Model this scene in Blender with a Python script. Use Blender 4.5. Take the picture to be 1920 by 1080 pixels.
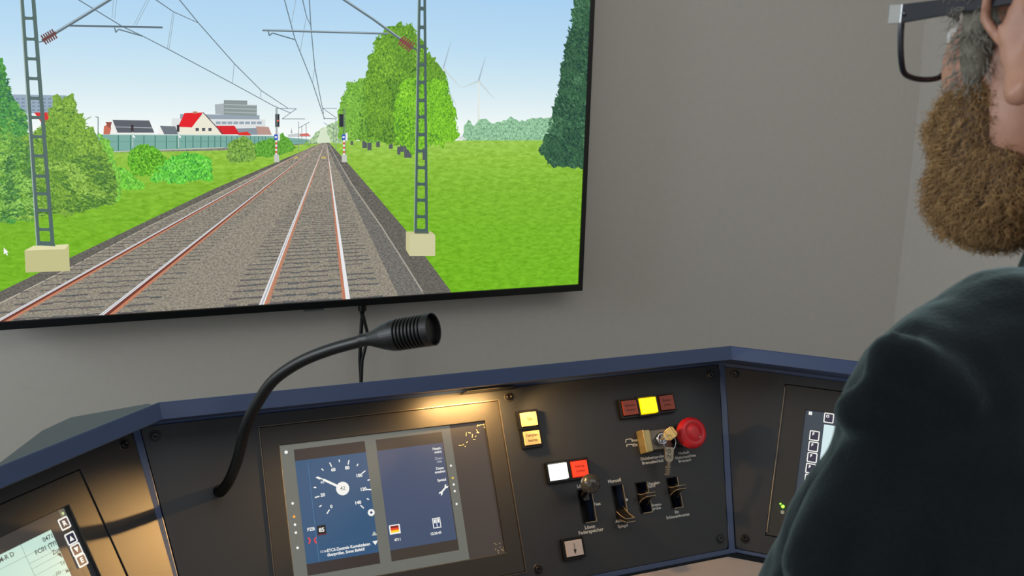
import bpy, bmesh, math, random
from mathutils import Vector as V, Matrix
from mathutils.geometry import tessellate_polygon
random.seed(7)
for o in list(bpy.data.objects): bpy.data.objects.remove(o, do_unlink=True)
SC = bpy.context.scene; COL = SC.collection
sin, cos, pi = math.sin, math.cos, math.pi
rad = math.radians

# ------------------------------------------------------------------ camera
FPX = 1879.97
CAM = V((0, 0, 1.37))
CF = V((0.39296477, 0.89497086, -0.21120095))
CR = V((0.91763222, -0.39649986, 0.02718413))
CU = V((0.05941214, 0.2044872, 0.97706457))
cam = bpy.data.cameras.new('camera'); co = bpy.data.objects.new('camera', cam); COL.objects.link(co)
cam.sensor_width = 36; cam.lens = FPX/1920*36; cam.clip_start = .02
co.matrix_world = Matrix(((CR.x, CU.x, -CF.x, CAM.x), (CR.y, CU.y, -CF.y, CAM.y), (CR.z, CU.z, -CF.z, CAM.z), (0, 0, 0, 1)))
SC.camera = co
cam.dof.use_dof = True; cam.dof.focus_distance = 1.5; cam.dof.aperture_fstop = 14
SC.view_settings.view_transform = 'Standard'; SC.view_settings.look = 'None'
SC.view_settings.gamma = 1; SC.view_settings.use_curve_mapping = False
SC.view_settings.exposure = 0.0

# ------------------------------------------------------------------ light
wd = bpy.data.worlds.new('world'); SC.world = wd; wd.use_nodes = True
wd.node_tree.nodes['Background'].inputs[0].default_value = (.92, .95, 1, 1)
wd.node_tree.nodes['Background'].inputs[1].default_value = .78
def area(name, loc, target, sx, sy, power, col):
    l = bpy.data.lights.new(name, 'AREA'); l.shape = 'RECTANGLE'; l.size = sx; l.size_y = sy; l.energy = power; l.color = col
    o = bpy.data.objects.new(name, l); COL.objects.link(o); o.location = loc
    o.rotation_euler = (V(target)-V(loc)).to_track_quat('-Z', 'Y').to_euler(); return o
area('left_fill', (-2.5, 1.35, 1.85), (1.2, .7, 1.2), 1.0, 1.2, 42, (.86, .95, 1))  # unseen cool fill added at left for rim light on person and microphone
area('ceiling_fill', (1.1, .1, 2.54), (1.3, .9, 0), 2.4, 1.8, 20, (1, .97, .93))  # unseen soft fill added below the ceiling to brighten wall and room

# ------------------------------------------------------------------ helpers
def lin(c):
    r = []
    for x in c:
        x = x/255.; r.append(x/12.92 if x <= .04045 else ((x+.055)/1.055)**2.4)
    return tuple(r)+(1.0,)
MATS = {}
def mat(name, col, rough=.5, metal=0, emit=None, es=1.0, noise=0, nscale=300, bump=0, spec=.5, vcol=False, pattern=None, sss=0, alpha=1, sheen=0, trans=0, coat=0):
    m = bpy.data.materials.new(name); m.use_nodes = True; nt = m.node_tree; b = nt.nodes['Principled BSDF']
    c = lin(col) if max(col) > 1 else tuple(col)+(1,)
    b.inputs['Base Color'].default_value = c; b.inputs['Roughness'].default_value = rough; b.inputs['Metallic'].default_value = metal
    b.inputs['Specular IOR Level'].default_value = spec
    if sss: b.inputs['Subsurface Weight'].default_value = sss; b.inputs['Subsurface Scale'].default_value = .008
    if sheen: b.inputs['Sheen Weight'].default_value = sheen; b.inputs['Sheen Roughness'].default_value = .4
    if trans: b.inputs['Transmission Weight'].default_value = trans
    if coat: b.inputs['Coat Weight'].default_value = coat
    tc = nt.nodes.new('ShaderNodeTexCoord')
    if noise or bump:
        n = nt.nodes.new('ShaderNodeTexNoise'); n.inputs['Scale'].default_value = nscale; n.inputs['Detail'].default_value = 4
        nt.links.new(tc.outputs['Object'], n.inputs['Vector'])
        if noise:
            mr = nt.nodes.new('ShaderNodeMapRange'); mr.inputs['From Min'].default_value = .3; mr.inputs['From Max'].default_value = .7
            mr.inputs['To Min'].default_value = 1-noise; mr.inputs['To Max'].default_value = 1+noise
            nt.links.new(n.outputs['Fac'], mr.inputs['Value'])
            mx = nt.nodes.new('ShaderNodeVectorMath'); mx.operation = 'SCALE'; mx.inputs[0].default_value = c[:3]
            nt.links.new(mr.outputs['Result'], mx.inputs['Scale']); nt.links.new(mx.outputs['Vector'], b.inputs['Base Color'])
        if bump:
            bp = nt.nodes.new('ShaderNodeBump'); bp.inputs['Strength'].default_value = bump; bp.inputs['Distance'].default_value = .001
            nt.links.new(n.outputs['Fac'], bp.inputs['Height']); nt.links.new(bp.outputs['Normal'], b.inputs['Normal'])
    if emit is not None:
        b.inputs['Emission Color'].default_value = lin(emit); b.inputs['Emission Strength'].default_value = es
    if vcol:
        a = nt.nodes.new('ShaderNodeAttribute'); a.attribute_name = 'Col'
        src = a.outputs['Color']
        if pattern:
            sx, sy, lo, hi, det, tint = pattern
            mp = nt.nodes.new('ShaderNodeMapping'); mp.inputs['Scale'].default_value = (sx, sy, 1)
            nt.links.new(tc.outputs['Object'], mp.inputs['Vector'])
            n = nt.nodes.new('ShaderNodeTexNoise'); n.inputs['Scale'].default_value = 1; n.inputs['Detail'].default_value = det; n.inputs['Roughness'].default_value = .65
            n.inputs['Distortion'].default_value = .6
            nt.links.new(mp.outputs['Vector'], n.inputs['Vector'])
            cr = nt.nodes.new('ShaderNodeValToRGB'); e = cr.color_ramp.elements
            e[0].position = .36; e[0].color = tuple(lo)+(1,); e[1].position = .64; e[1].color = tuple(hi)+(1,)
            nt.links.new(n.outputs['Fac'], cr.inputs['Fac'])
            mx = nt.nodes.new('ShaderNodeVectorMath'); mx.operation = 'MULTIPLY'
            nt.links.new(src, mx.inputs[0]); nt.links.new(cr.outputs['Color'], mx.inputs[1]); src = mx.outputs['Vector']
        nt.links.new(src, b.inputs['Emission Color']); b.inputs['Emission Strength'].default_value = es
    MATS[name] = m; return m

class MB:
    def __init__(s): s.v = []; s.f = []; s.m = []; s.c = []; s.sm = []
    def poly(s, pts, mat=0, col=(1, 1, 1, 1), smooth=False):
        i = len(s.v); s.v += [tuple(p) for p in pts]; s.f.append(tuple(range(i, i+len(pts)))); s.m.append(mat); s.c.append(col); s.sm.append(smooth)
    def faces(s, vs, fs, mat=0, col=(1, 1, 1, 1), smooth=False):
        i = len(s.v); s.v += [tuple(p) for p in vs]
        for f in fs: s.f.append(tuple(i+k for k in f)); s.m.append(mat); s.c.append(col); s.sm.append(smooth)
    def box(s, x0, x1, y0, y1, z0, z1, mat=0, col=(1, 1, 1, 1), taper=0, T=None):
        t = taper
        vs = [V(p) for p in ((x0, y0, z0), (x1, y0, z0), (x1, y1, z0), (x0, y1, z0), (x0+t, y0+t, z1), (x1-t, y0+t, z1), (x1-t, y1-t, z1), (x0+t, y1-t, z1))]
        if T is not None: vs = [T @ p for p in vs]
        s.faces(vs, [(3, 2, 1, 0), (4, 5, 6, 7), (0, 1, 5, 4), (1, 2, 6, 5), (2, 3, 7, 6), (3, 0, 4, 7)], mat, col)
    def prism(s, loops, z0, z1, mat=0, col=(1, 1, 1, 1)):
        # outline (ccw) with optional holes, extruded in z
        n = [len(l) for l in loops]; flat = [p for l in loops for p in l]
        tri = tessellate_polygon([[V((p[0], p[1], 0)) for p in l] for l in loops])
        vs = [(p[0], p[1], z1) for p in flat]+[(p[0], p[1], z0) for p in flat]; N = len(flat); fs = []
        for t in tri:
            a, b, c = [V((flat[k][0], flat[k][1])) for k in t]
            if (b-a).cross(c-a) < 0: t = (t[0], t[2], t[1])
            fs.append(tuple(t)); fs.append(tuple(N+k for k in reversed(t)))
        o = 0
        for li, l in enumerate(loops):
            k = len(l); A = sum(l[i][0]*l[(i+1) % k][1]-l[(i+1) % k][0]*l[i][1] for i in range(k))
            for i in range(k):
                a, b = o+i, o+(i+1) % k
                if (A > 0) == (li == 0): fs.append((a, N+a, N+b, b))
                else: fs.append((b, N+b, N+a, a))
            o += k
        s.faces(vs, fs, mat, col)
    def ringsurf(s, rings, mat=0, col=(1, 1, 1, 1), caps=True, smooth=True):
        n = len(rings[0]); i = len(s.v); vs = [p for r in rings for p in r]; fs = []
        for k in range(len(rings)-1):
            for j in range(n):
                fs.append((k*n+j, k*n+(j+1) % n, (k+1)*n+(j+1) % n, (k+1)*n+j))
        s.faces(vs, fs, mat, col, smooth)
        if caps:
            s.poly(list(reversed(rings[0])), mat, col); s.poly(rings[-1], mat, col)
    def lathe(s, prof, T=None, n=24, mat=0, col=(1, 1, 1, 1), caps=True, smooth=True):
        # prof: (radius, z)
        rings = []
        for r, z in prof:
            ring = [V((r*cos(2*pi*j/n), r*sin(2*pi*j/n), z)) for j in range(n)]
            rings.append([T @ p for p in ring] if T is not None else ring)
        s.ringsurf(rings, mat, col, caps, smooth)
    def tube(s, pts, r, n=12, mat=0, col=(1, 1, 1, 1), caps=True):
        pts = [V(p) for p in pts]; rr = r if isinstance(r, (list, tuple)) else [r]*len(pts); rings = []; up = None
        for i, p in enumerate(pts):
            d = (pts[min(i+1, len(pts)-1)]-pts[max(i-1, 0)]).normalized()
            if up is None: up = V((0, 0, 1)) if abs(d.z) < .9 else V((1, 0, 0))
            a = d.cross(up).normalized(); b = a.cross(d).normalized(); up = b
            # winding so that faces look outward
            rings.append([p+(a*cos(2*pi*j/n)-b*sin(2*pi*j/n))*rr[i] for j in range(n)])
        rings = [list(reversed(q)) for q in rings]
        s.ringsurf(rings, mat, col, caps)
    def ball(s, c, r, n=20, T=None, mat=0, col=(1, 1, 1, 1), rot=None):
        c = V(c); r = (r, r, r) if not isinstance(r, (tuple, list)) else r; m = max(6, n//2); rings = []
        for i in range(m+1):
            a = pi*(i+.0001 if i == 0 else (i-.0001 if i == m else i))/m
            ring = []
            for j in range(n):
                p = V((r[0]*sin(a)*cos(2*pi*j/n), r[1]*sin(a)*sin(2*pi*j/n), -r[2]*cos(a)))
                if rot is not None: p = rot @ p
                p = p+c; ring.append(T @ p if T is not None else p)
            rings.append(ring)
        s.ringsurf(rings, mat, col)
    def text(s, body, x, y, z, size, mat=0, col=(1, 1, 1, 1), align='CENTER', ang=0, ext=.0001, sx=1.0, bold=0):
        cu = bpy.data.curves.new('t', 'FONT'); cu.body = body; cu.size = size; cu.align_x = align; cu.align_y = 'CENTER'; cu.extrude = ext; cu.resolution_u = 3
        cu.offset = bold
        ob = bpy.data.objects.new('t', cu); COL.objects.link(ob)
        dg = bpy.context.evaluated_depsgraph_get(); me = bpy.data.meshes.new_from_object(ob.evaluated_get(dg))
        ca, sa = cos(ang), sin(ang)
        vs = [(x+(p.co.x*sx)*ca-p.co.y*sa, y+(p.co.x*sx)*sa+p.co.y*ca, z+p.co.z) for p in me.vertices]
        s.faces(vs, [tuple(f.vertices) for f in me.polygons], mat, col)
        bpy.data.objects.remove(ob, do_unlink=True); bpy.data.curves.remove(cu); bpy.data.meshes.remove(me)
    def build(s, name, mats, parent=None, M=None, bevel=0, label=None, seg=2):
        me = bpy.data.meshes.new(name); me.from_pydata(s.v, [], s.f)
        if not isinstance(mats, (list, tuple)): mats = [mats]
        for m in mats: me.materials.append(MATS[m] if isinstance(m, str) else m)
        for i, p in enumerate(me.polygons): p.material_index = s.m[i]; p.use_smooth = s.sm[i]
        ca = me.color_attributes.new('Col', 'FLOAT_COLOR', 'CORNER')
        for i, p in enumerate(me.polygons):
            c = s.c[i]
            for q, li in enumerate(p.loop_indices):
                ca.data[li].color = c[q] if isinstance(c, list) else c
        me.update()
        o = bpy.data.objects.new(name, me); COL.objects.link(o)
        place(o, M, parent)
        if bevel:
            b = o.modifiers.new('bevel', 'BEVEL'); b.width = bevel; b.segments = seg; b.limit_method = 'ANGLE'; b.angle_limit = rad(35)
        if label: o['label'] = label
        return o
WM = {}
def place(o, M=None, parent=None):
    M = M if M is not None else Matrix.Identity(4)
    WM[o.name] = M.copy()
    if parent is not None:
        o.parent = parent; o.matrix_parent_inverse = Matrix.Identity(4); o.matrix_basis = WM[parent.name].inverted() @ M
    else: o.matrix_basis = M
def tag(o, label, cat, group=None, kind=None):
    if label: o['label'] = label
    if cat: o['category'] = cat
    if group: o['group'] = group
    if kind: o['kind'] = kind
    return o
def thing(name, loc, label, cat, group=None, M=None):
    o = bpy.data.objects.new(name, None); COL.objects.link(o); o.empty_display_size = .05
    place(o, M if M is not None else Matrix.Translation(V(loc))); return tag(o, label, cat, group)
def struct(name, mb, m, **k):
    o = mb.build(name, m, **k); o['kind'] = 'structure'; return o

# geometry of the place, measured by intersecting sight lines with the real planes
def ray(px, py): return CF*FPX+CR*(px-960)+CU*(540-py)
def hit(px, py, P, n):
    d = ray(px, py); return CAM+d*((V(P)-CAM).dot(n)/d.dot(n))
def W(px, py, d): return CAM+ray(px, py)*(d/FPX)
class Plane:
    def __init__(s, O, X, U):
        s.O, s.X, s.U = V(O), V(X).normalized(), V(U).normalized(); s.N = s.X.cross(s.U)
        a, b, c, o = s.X, s.U, s.N, s.O
        s.M = Matrix(((a.x, b.x, c.x, o.x), (a.y, b.y, c.y, o.y), (a.z, b.z, c.z, o.z), (0, 0, 0, 1)))
    def uv(s, px, py, w=0):
        h = hit(px, py, s.O+s.N*w, s.N)-s.O; return (h.dot(s.X), h.dot(s.U))
    def at(s, u, v, w=0, ang=0): return s.M @ Matrix.Translation((u, v, w)) @ Matrix.Rotation(ang, 4, 'Z')
    def p(s, u, v, w=0): return s.O+s.X*u+s.U*v+s.N*w
tM, aL, tL, aR, tR = rad(28.1032), rad(43.3265), rad(27.8297), rad(44.5271), rad(27.5219)
PM = Plane(CAM+V((0.41565127, 1.07751851, -0.47821321)), (1, 0, 0), (0, sin(tM), cos(tM)))
PL = Plane(CAM+V((0.04533894, 1.1215695, -0.39572419)), (cos(aL), sin(aL), 0), (-sin(aL)*sin(tL), cos(aL)*sin(tL), cos(tL)))
PR = Plane(CAM+V((0.81655137, 1.12201482, -0.3948903)), (cos(aR), -sin(aR), 0), (sin(aR)*sin(tR), cos(aR)*sin(tR), cos(tR)))

# ------------------------------------------------------------------ materials
mat('wall_paint', (196, 192, 184), .9, noise=.02, nscale=60, bump=.08, spec=.2)
mat('side_wall_paint', (190, 184, 176), .9, noise=.02, nscale=60, bump=.08, spec=.2)
mat('floor_mat', (70, 68, 66), .85, noise=.15, nscale=80)
mat('ceiling_paint', (190, 188, 184), .95, noise=.02, nscale=40)
mat('console_blue', (57, 74, 108), .42, noise=.06, nscale=900, bump=.06)
mat('console_shell', (88, 96, 98), .6, noise=.05, nscale=500)
mat('plate_black', (40, 43, 47), .5, noise=.12, nscale=1400, bump=.12, spec=.5)
mat('bezel_black', (46, 45, 42), .46, noise=.1, nscale=1800, bump=.12)
mat('black_plastic', (14, 15, 16), .35)
mat('black_matte', (6, 6, 7), .6)
mat('tv_black', (10, 10, 12), .3)
mat('screw_dark', (38, 38, 38), .35, metal=.7)
mat('desk', (168, 160, 158), .55, noise=.03, nscale=30)
mat('mic_black', (12, 14, 14), .42, bump=.1, nscale=900)
mat('frame_metal', (120, 112, 100), .35, metal=.6)
mat('cap_cream', (204, 182, 132), .5)
mat('cap_grey', (200, 186, 178), .5)
mat('ink_dark', (50, 36, 24), .7)
mat('cap_amber_off', (150, 62, 40), .45)
mat('ink_brown', (70, 24, 18), .7)
mat('cap_red_on', (225, 60, 30), .45, emit=(235, 50, 20), es=.75)
mat('cap_white_on', (240, 250, 240), .4, emit=(245, 255, 245), es=1.25)
mat('cap_yellow_on', (250, 200, 20), .4, emit=(255, 214, 0), es=1.15)
mat('mushroom_red', (200, 28, 38), .42, noise=.04, nscale=200)
mat('chrome', (200, 205, 215), .12, metal=1)
mat('brushed_brass', (190, 172, 120), .38, metal=.75)
mat('key_steel', (185, 175, 155), .28, metal=1)
mat('print_white', (205, 205, 198), .6)
mat('ball_knob', (62, 60, 54), .28, coat=.3)
mat('toggle_black', (24, 24, 24), .3)
mat('edge_highlight', (150, 136, 112), .3, metal=.3)  # bright tone that paints highlights on the switch edges
mat('tape_white', (220, 220, 215), .5)
mat('scratch', (210, 196, 150), .5)
mat('led_green', (120, 255, 60), .3, emit=(140, 255, 60), es=3)
mat('lamp_glow', (255, 210, 140), .3, emit=(255, 190, 90), es=6)
mat('pic_plain', (4, 4, 4), .25, vcol=True, spec=.3)
mat('pic_leaf', (4, 4, 4), .25, vcol=True, spec=.3, pattern=(260, 190, (.40, .48, .5), (1.42, 1.36, 1.3), 8, 0))
mat('pic_grass', (4, 4, 4), .25, vcol=True, spec=.3, pattern=(55, 160, (.74, .8, .6), (1.16, 1.12, 1.4), 6, 0))
mat('pic_gravel', (4, 4, 4), .25, vcol=True, spec=.3, pattern=(220, 300, (.62, .6, .6), (1.35, 1.35, 1.3), 6, 0))
mat('dmi_plain', (14, 13, 13), .33, vcol=True, spec=.6)
mat('skin', (176, 130, 108), .5, noise=.12, nscale=45, bump=.35, sss=.08)
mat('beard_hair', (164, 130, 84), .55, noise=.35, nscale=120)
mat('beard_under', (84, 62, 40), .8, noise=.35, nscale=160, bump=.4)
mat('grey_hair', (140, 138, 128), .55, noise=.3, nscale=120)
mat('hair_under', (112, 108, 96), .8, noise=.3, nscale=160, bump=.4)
mat('fleece', (17, 21, 25), .95, noise=.15, nscale=420, bump=.5, sheen=.45, spec=.1); MATS['fleece'].node_tree.nodes['Principled BSDF'].inputs['Sheen Tint'].default_value = (.62, .85, .86, 1)  # teal sheen tint paints in the cool rim light
mat('trousers', (28, 30, 36), .9, noise=.1, nscale=300, bump=.3)
mat('shoe', (22, 20, 18), .5)
mat('spectacle_frame', (20, 26, 38), .28, coat=.3)
mat('silver', (205, 208, 210), .2, metal=.8)
mat('eye_white', (220, 215, 210), .25)
mat('eye_iris', (60, 50, 40), .2)
lens_m = mat('lens_glass', (255, 255, 255), .02, trans=1); lens_m.node_tree.nodes['Principled BSDF'].inputs['IOR'].default_value = 1.02

# ------------------------------------------------------------------ the room
YW = 2.15; XW = (hit(1711, 290, (0, YW, 0), V((0, 1, 0)))).x; XL = -2.9; YB = -2.2; ZC = 2.6
b = MB(); b.box(XL, XW+.12, YW, YW+.12, -.0, ZC); struct('wall_back', b, 'wall_paint')
b = MB(); b.box(XW, XW+.12, YB, YW, 0, ZC); struct('wall_right', b, 'side_wall_paint')
b = MB(); b.box(XL, XW+.12, YB, YW+.12, -.08, 0); struct('floor', b, 'floor_mat')
b = MB(); b.box(XL, XW+.12, YB, YW+.12, ZC, ZC+.08); struct('ceiling', b, 'ceiling_paint')

# ------------------------------------------------------------------ television
YT = YW-.075                                   # front of the screen
PT = Plane(hit(1092, 545, (0, YT, 0), V((0, 1, 0))), (1, 0, 0), (0, 0, 1))   # origin: lower right corner
tv_half = -PT.uv(590, 580)[0]; TW = 2*tv_half; TH = TW*.565
BZ = .0115; BB = .0165                         # bezel widths: sides and bottom
tv = thing('television', (0, 0, 0), 'large flat television on the grey wall showing a railway track view', 'television', M=PT.at(-tv_half, 0, -.05))
b = MB(); b.prism([[(-TW, 0), (0, 0), (0, TH), (-TW, TH)], [(-TW+BZ, BB), (-TW+BZ, TH-BZ), (-BZ, TH-BZ), (-BZ, BB)]], -.03, .002)
b.build('bezel', 'tv_black', tv, PT.M, bevel=.001)
b = MB(); b.box(-TW+.004, -.004, .004, TH-.004, -.05, -.031); b.box(-TW+.35, -.35, .12, TH-.2, -.073, -.05)
b.build('rear_housing', 'black_matte', tv, PT.M, bevel=.004)
b = MB(); b.box(-tv_half-.022, -tv_half+.022, -.006, 0, -.014, -.004); b.build('sensor_bar', 'console_shell', tv, PT.M, bevel=.002)

# the picture on the screen
SX0, SX1, SY0, SY1 = -TW+BZ, -BZ, BB, TH-BZ
def clip(pts):
    def cl(pts, ins, inter):
        out = []
        for i in range(len(pts)):
            a, c = pts[i-1], pts[i]
            if ins(c):
                if not ins(a): out.append(inter(a, c))
                out.append(c)
            elif ins(a): out.append(inter(a, c))
        return out
    for ax, val, sg in ((0, SX0, 1), (0, SX1, -1), (1, SY0, 1), (1, SY1, -1)):
        def ins(p): return (p[ax]-val)*sg >= 0
        def inter(a, c):
            t = (val-a[ax])/(c[ax]-a[ax]); return (a[0]+(c[0]-a[0])*t, a[1]+(c[1]-a[1])*t)
        pts = cl(pts, ins, inter)
        if len(pts) < 3: return []
    return pts
class Pic:
    def __init__(s): s.b = MB(); s.z = 0; s.dz = 1.2e-6
    def uv(s, p): return PT.uv(*p)
    def raw(s, pts, col, m=0):                 # pts already in screen units
        pts = clip(pts)
        if len(pts) < 3: return
        c = lin(col) if not isinstance(col, tuple) or max(col) > 1 else col
        tri = tessellate_polygon([[V((p[0], p[1], 0)) for p in pts]])
        fs = []
        for t in tri:
            a, q, r = [V(pts[k]) for k in t]
            fs.append(tuple(t) if (q-a).cross(r-a) > 0 else (t[0], t[2], t[1]))
        s.z += s.dz
        s.b.faces([(p[0], p[1], s.z) for p in pts], fs, m, c)
    def P(s, pts, col, m=0): s.raw([s.uv(p) for p in pts], col, m)
    def L(s, pts, w, col, m=0):                # line of width w (photo pixels), may taper
        for i in range(len(pts)-1):
            a, c = V(pts[i]), V(pts[i+1]); n = (c-a).normalized(); n = V((-n.y, n.x))
            wa, wc = (w, w) if not isinstance(w, tuple) else (w[0]+(w[1]-w[0])*i/(len(pts)-1), w[0]+(w[1]-w[0])*(i+1)/(len(pts)-1))
            s.P([a+n*wa/2, c+n*wc/2, c-n*wc/2, a-n*wa/2], col, m)
    def up(s): s.z += .00004
def jag(pts, amp, step=6, seed=1):
    r = random.Random(seed); out = []
    for i in range(len(pts)):
        a, c = V(pts[i-1]), V(pts[i]); d = (c-a).length; n = max(1, int(d/step))
        for k in range(n):
            q = a.lerp(c, k/n); out.append((q.x+r.uniform(-amp, amp), q.y+r.uniform(-amp, amp)))
    return out
pc = Pic()
# sky: rows of colour from top to horizon
vh = pc.uv((608, 264))[1]
rows = [(0, (250, 252, 250)), (.08, (243, 249, 248)), (.22, (228, 241, 244)), (.42, (208, 231, 241)), (.7, (186, 219, 241)), (1.15, (166, 206, 240))]
for i in range(len(rows)-1):
    (t0, c0), (t1, c1) = rows[i], rows[i+1]; k = pc.uv((608, 0))[1]-vh
    y0, y1 = max(SY0, vh+t0*k), min(SY1, vh+t1*k)
    if i == 0: y0 = vh-.03
    pc.b.poly([(SX0, y0, 0), (SX1, y0, 0), (SX1, y1, 0), (SX0, y1, 0)], 0, [lin(c0), lin(c0), lin(c1), lin(c1)])
pc.b.poly([(SX0, vh+1.15*k, 0), (SX1, vh+1.15*k, 0), (SX1, SY1, 0), (SX0, SY1, 0)], 0, lin((162, 203, 240)))
pc.b.poly([(SX0, SY0, 0), (SX1, SY0, 0), (SX1, vh-.03, 0), (SX0, vh-.03, 0)], 0, lin((120, 180, 60)))
pc.up()
# wind turbines
for x, y, h, r in ((898, 152, 226, 1), (832, 128, 215, 1.1)):
    pc.L([(x, y), (x, h)], (2.2, 4.4), (226, 232, 226)); wcol = (200, 214, 216)
    pc.L([(x, y), (x+13*r, y-46*r)], (3, .8), (168, 186, 200)); pc.L([(x, y), (x+29*r, y+33*r)], (4, 1), wcol); pc.L([(x, y), (x-32*r, y+13*r)], (4, 1), wcol if x > 850 else (190, 214, 220))
pc.L([(845, 178), (856, 197)], (3, 1), wcol)
pc.up()
# far trees right, far building block left
pc.P(jag([(868, 266), (870, 232), (880, 226), (890, 238), (898, 224), (912, 222), (922, 232), (950, 226), (958, 220), (975, 228), (1000, 222), (1040, 222), (1042, 268)], 2, 5, 3), (150, 198, 160), 1)
pc.P([(858, 262), (866, 254), (876, 262)], (215, 220, 220))
pc.P([(22, 177), (125, 179), (120, 214), (30, 212)], (150, 170, 188))
for r_ in range(4):
    for c_ in range(9): pc.P([(30+c_*10, 184+r_*7), (36+c_*10, 184+r_*7), (36+c_*10, 187+r_*7), (30+c_*10, 187+r_*7)], (120, 140, 160))
pc.P([(64, 211), (92, 211), (101, 234), (80, 234)], (215, 50, 50)); pc.P([(70, 240), (78, 236), (80, 252), (70, 252)], (235, 225, 215))
# tower block
pc.P([(322, 222), (498, 224), (498, 250), (322, 250)], (222, 226, 226))
pc.P([(338, 214), (487, 216), (487, 224), (338, 223)], (150, 164, 176))
pc.P([(403, 196), (420, 194), (420, 215), (404, 214)], (170, 180, 184)); pc.P([(420, 188), (464, 189), (464, 197), (482, 197), (482, 218), (420, 215)], (140, 152, 152))
pc.up()
for y in (196, 203, 210): pc.L([(421, y), (481, y+2)], 1.6, (176, 186, 186))
pc.L([(420, 188.5), (464, 189.5)], 1.2, (110, 122, 120))
for i in range(8): pc.P([(405+i*11, 228), (414+i*11, 228), (414+i*11, 233), (405+i*11, 233)], (150, 166, 180))
pc.P([(444, 241), (484, 240), (487, 253), (446, 253)], (140, 150, 160)); pc.P([(480, 237), (504, 238), (510, 253), (484, 253)], (186, 150, 140))
# houses
pc.P([(207, 230), (195, 237), (194, 252), (210, 252)], (200, 110, 90)); pc.P([(198, 229), (210, 229), (207, 240), (202, 238)], (150, 80, 70))
pc.P([(212, 225), (206, 252), (222, 252)], (238, 238, 234)); pc.P([(211, 225), (280, 226), (290, 250), (221, 250)], (92, 96, 104))
pc.L([(216, 238), (286, 240)], 1.4, (170, 176, 182)); pc.P([(221, 249), (290, 249), (290, 253), (221, 253)], (240, 240, 236))
pc.P([(300, 237), (295, 252), (308, 252)], (240, 240, 236)); pc.P([(300, 236), (329, 237), (334, 252), (308, 252)], (110, 118, 126))
pc.P([(446, 249), (464, 247), (472, 254), (448, 254)], (225, 50, 40)); pc.P([(405, 236), (440, 236), (450, 252), (415, 252)], (214, 40, 48))
pc.up()
pc.P([(336, 238), (359, 239), (382, 212), (416, 252), (336, 252)], (236, 232, 214)); pc.P([(346, 212), (381, 211), (360, 239), (334, 238)], (226, 32, 40)); pc.P([(362, 209), (370, 209), (370, 213), (362, 213)], (190, 130, 100))
pc.L([(381, 211), (418, 251)], 1.6, (70, 70, 76))
for x in (367, 379, 391): pc.P([(x, 240), (x+6, 240), (x+6, 246), (x, 246)], (80, 86, 92))
pc.P([(540, 252), (560, 250), (583, 253), (583, 257), (540, 257)], (200, 206, 206)); pc.P([(564, 251), (578, 250), (582, 255), (562, 255)], (220, 100, 90)); pc.P([(545, 250), (547, 240), (549, 250)], (170, 180, 176))
pc.up()
# grass left and right
gcols = [(264, (158, 202, 80)), (300, (148, 196, 64)), (360, (132, 187, 50)), (440, (124, 184, 42)), (620, (118, 184, 34))]
for i in range(len(gcols)-1):
    (ya, ca), (yb, cb) = gcols[i], gcols[i+1]; va, vb = pc.uv((608, ya))[1], pc.uv((608, yb))[1]; vb = max(vb, SY0)
    if i == 0: va = vh
    if vb < va: pc.b.poly([(SX0, vb, pc.z), (SX1, vb, pc.z), (SX1, va, pc.z), (SX0, va, pc.z)], 2, [lin(cb), lin(cb), lin(ca), lin(ca)])
pc.up()
pc.P([(200, 272), (430, 274), (592, 266), (600, 264), (608, 268), (430, 282), (215, 286)], (134, 134, 122), 3)
pc.up()
# noise barrier
pc.P([(180, 252), (420, 253), (510, 255), (596, 263), (596, 268), (430, 277), (320, 281), (215, 284), (180, 285)], (124, 172, 162))
pc.up()
xs = [192, 222, 245, 270, 291, 312, 332, 348, 362, 377, 391, 403, 414, 425, 435, 445, 454, 462, 470, 478, 485, 492, 498]
for x in xs:
    t = (x-190)/310; pc.L([(x, 253+t*2), (x, 284-t*11)], 2-1.0*t, (56, 118, 104))
pc.L([(185, 266), (430, 265), (590, 265)], .9, (96, 150, 138)); pc.L([(185, 252.5), (510, 255)], 1.2, (176, 206, 196)); pc.L([(205, 285), (420, 277)], 1.6, (196, 200, 188))
pc.up()
# hazy far end of the line
pc.P(jag([(575, 268), (585, 256), (598, 246), (606, 240), (618, 234), (630, 228), (640, 222), (642, 268)], 2, 4, 5), (176, 206, 160), 1)
pc.P(jag([(594, 268), (600, 244), (612, 238), (620, 268)], 2, 4, 6), (214, 228, 200))
pc.up()
# ballast bed with shoulders
pc.P([(604, 268), (533, 298), (400, 355), (133, 483), (-10, 552), (-60, 640), (860, 620), (845, 545), (760, 430), (700, 360), (650, 303), (618, 268)], (104, 102, 96), 3)
pc.up()
pc.P([(604, 268), (540, 300), (280, 424), (130, 503), (-10, 572), (-60, 640), (860, 640), (793, 547), (720, 430), (660, 345), (636, 305), (616, 268)], (146, 140, 128), 3)
pc.up()
pc.P([(612, 268), (626, 303), (648, 345), (688, 430), (745, 550), (760, 640), (822, 640), (791, 547), (716, 428), (657, 345), (634, 303), (616, 268)], (116, 114, 110), 3)
pc.L([(618, 272), (636, 305), (660, 345), (716, 425), (793, 547)], (1, 2.4), (172, 164, 154))
pc.L([(540, 300), (280, 424), (130, 503), (-10, 574)], (1, 2), (186, 178, 160))
pc.up()
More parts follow.
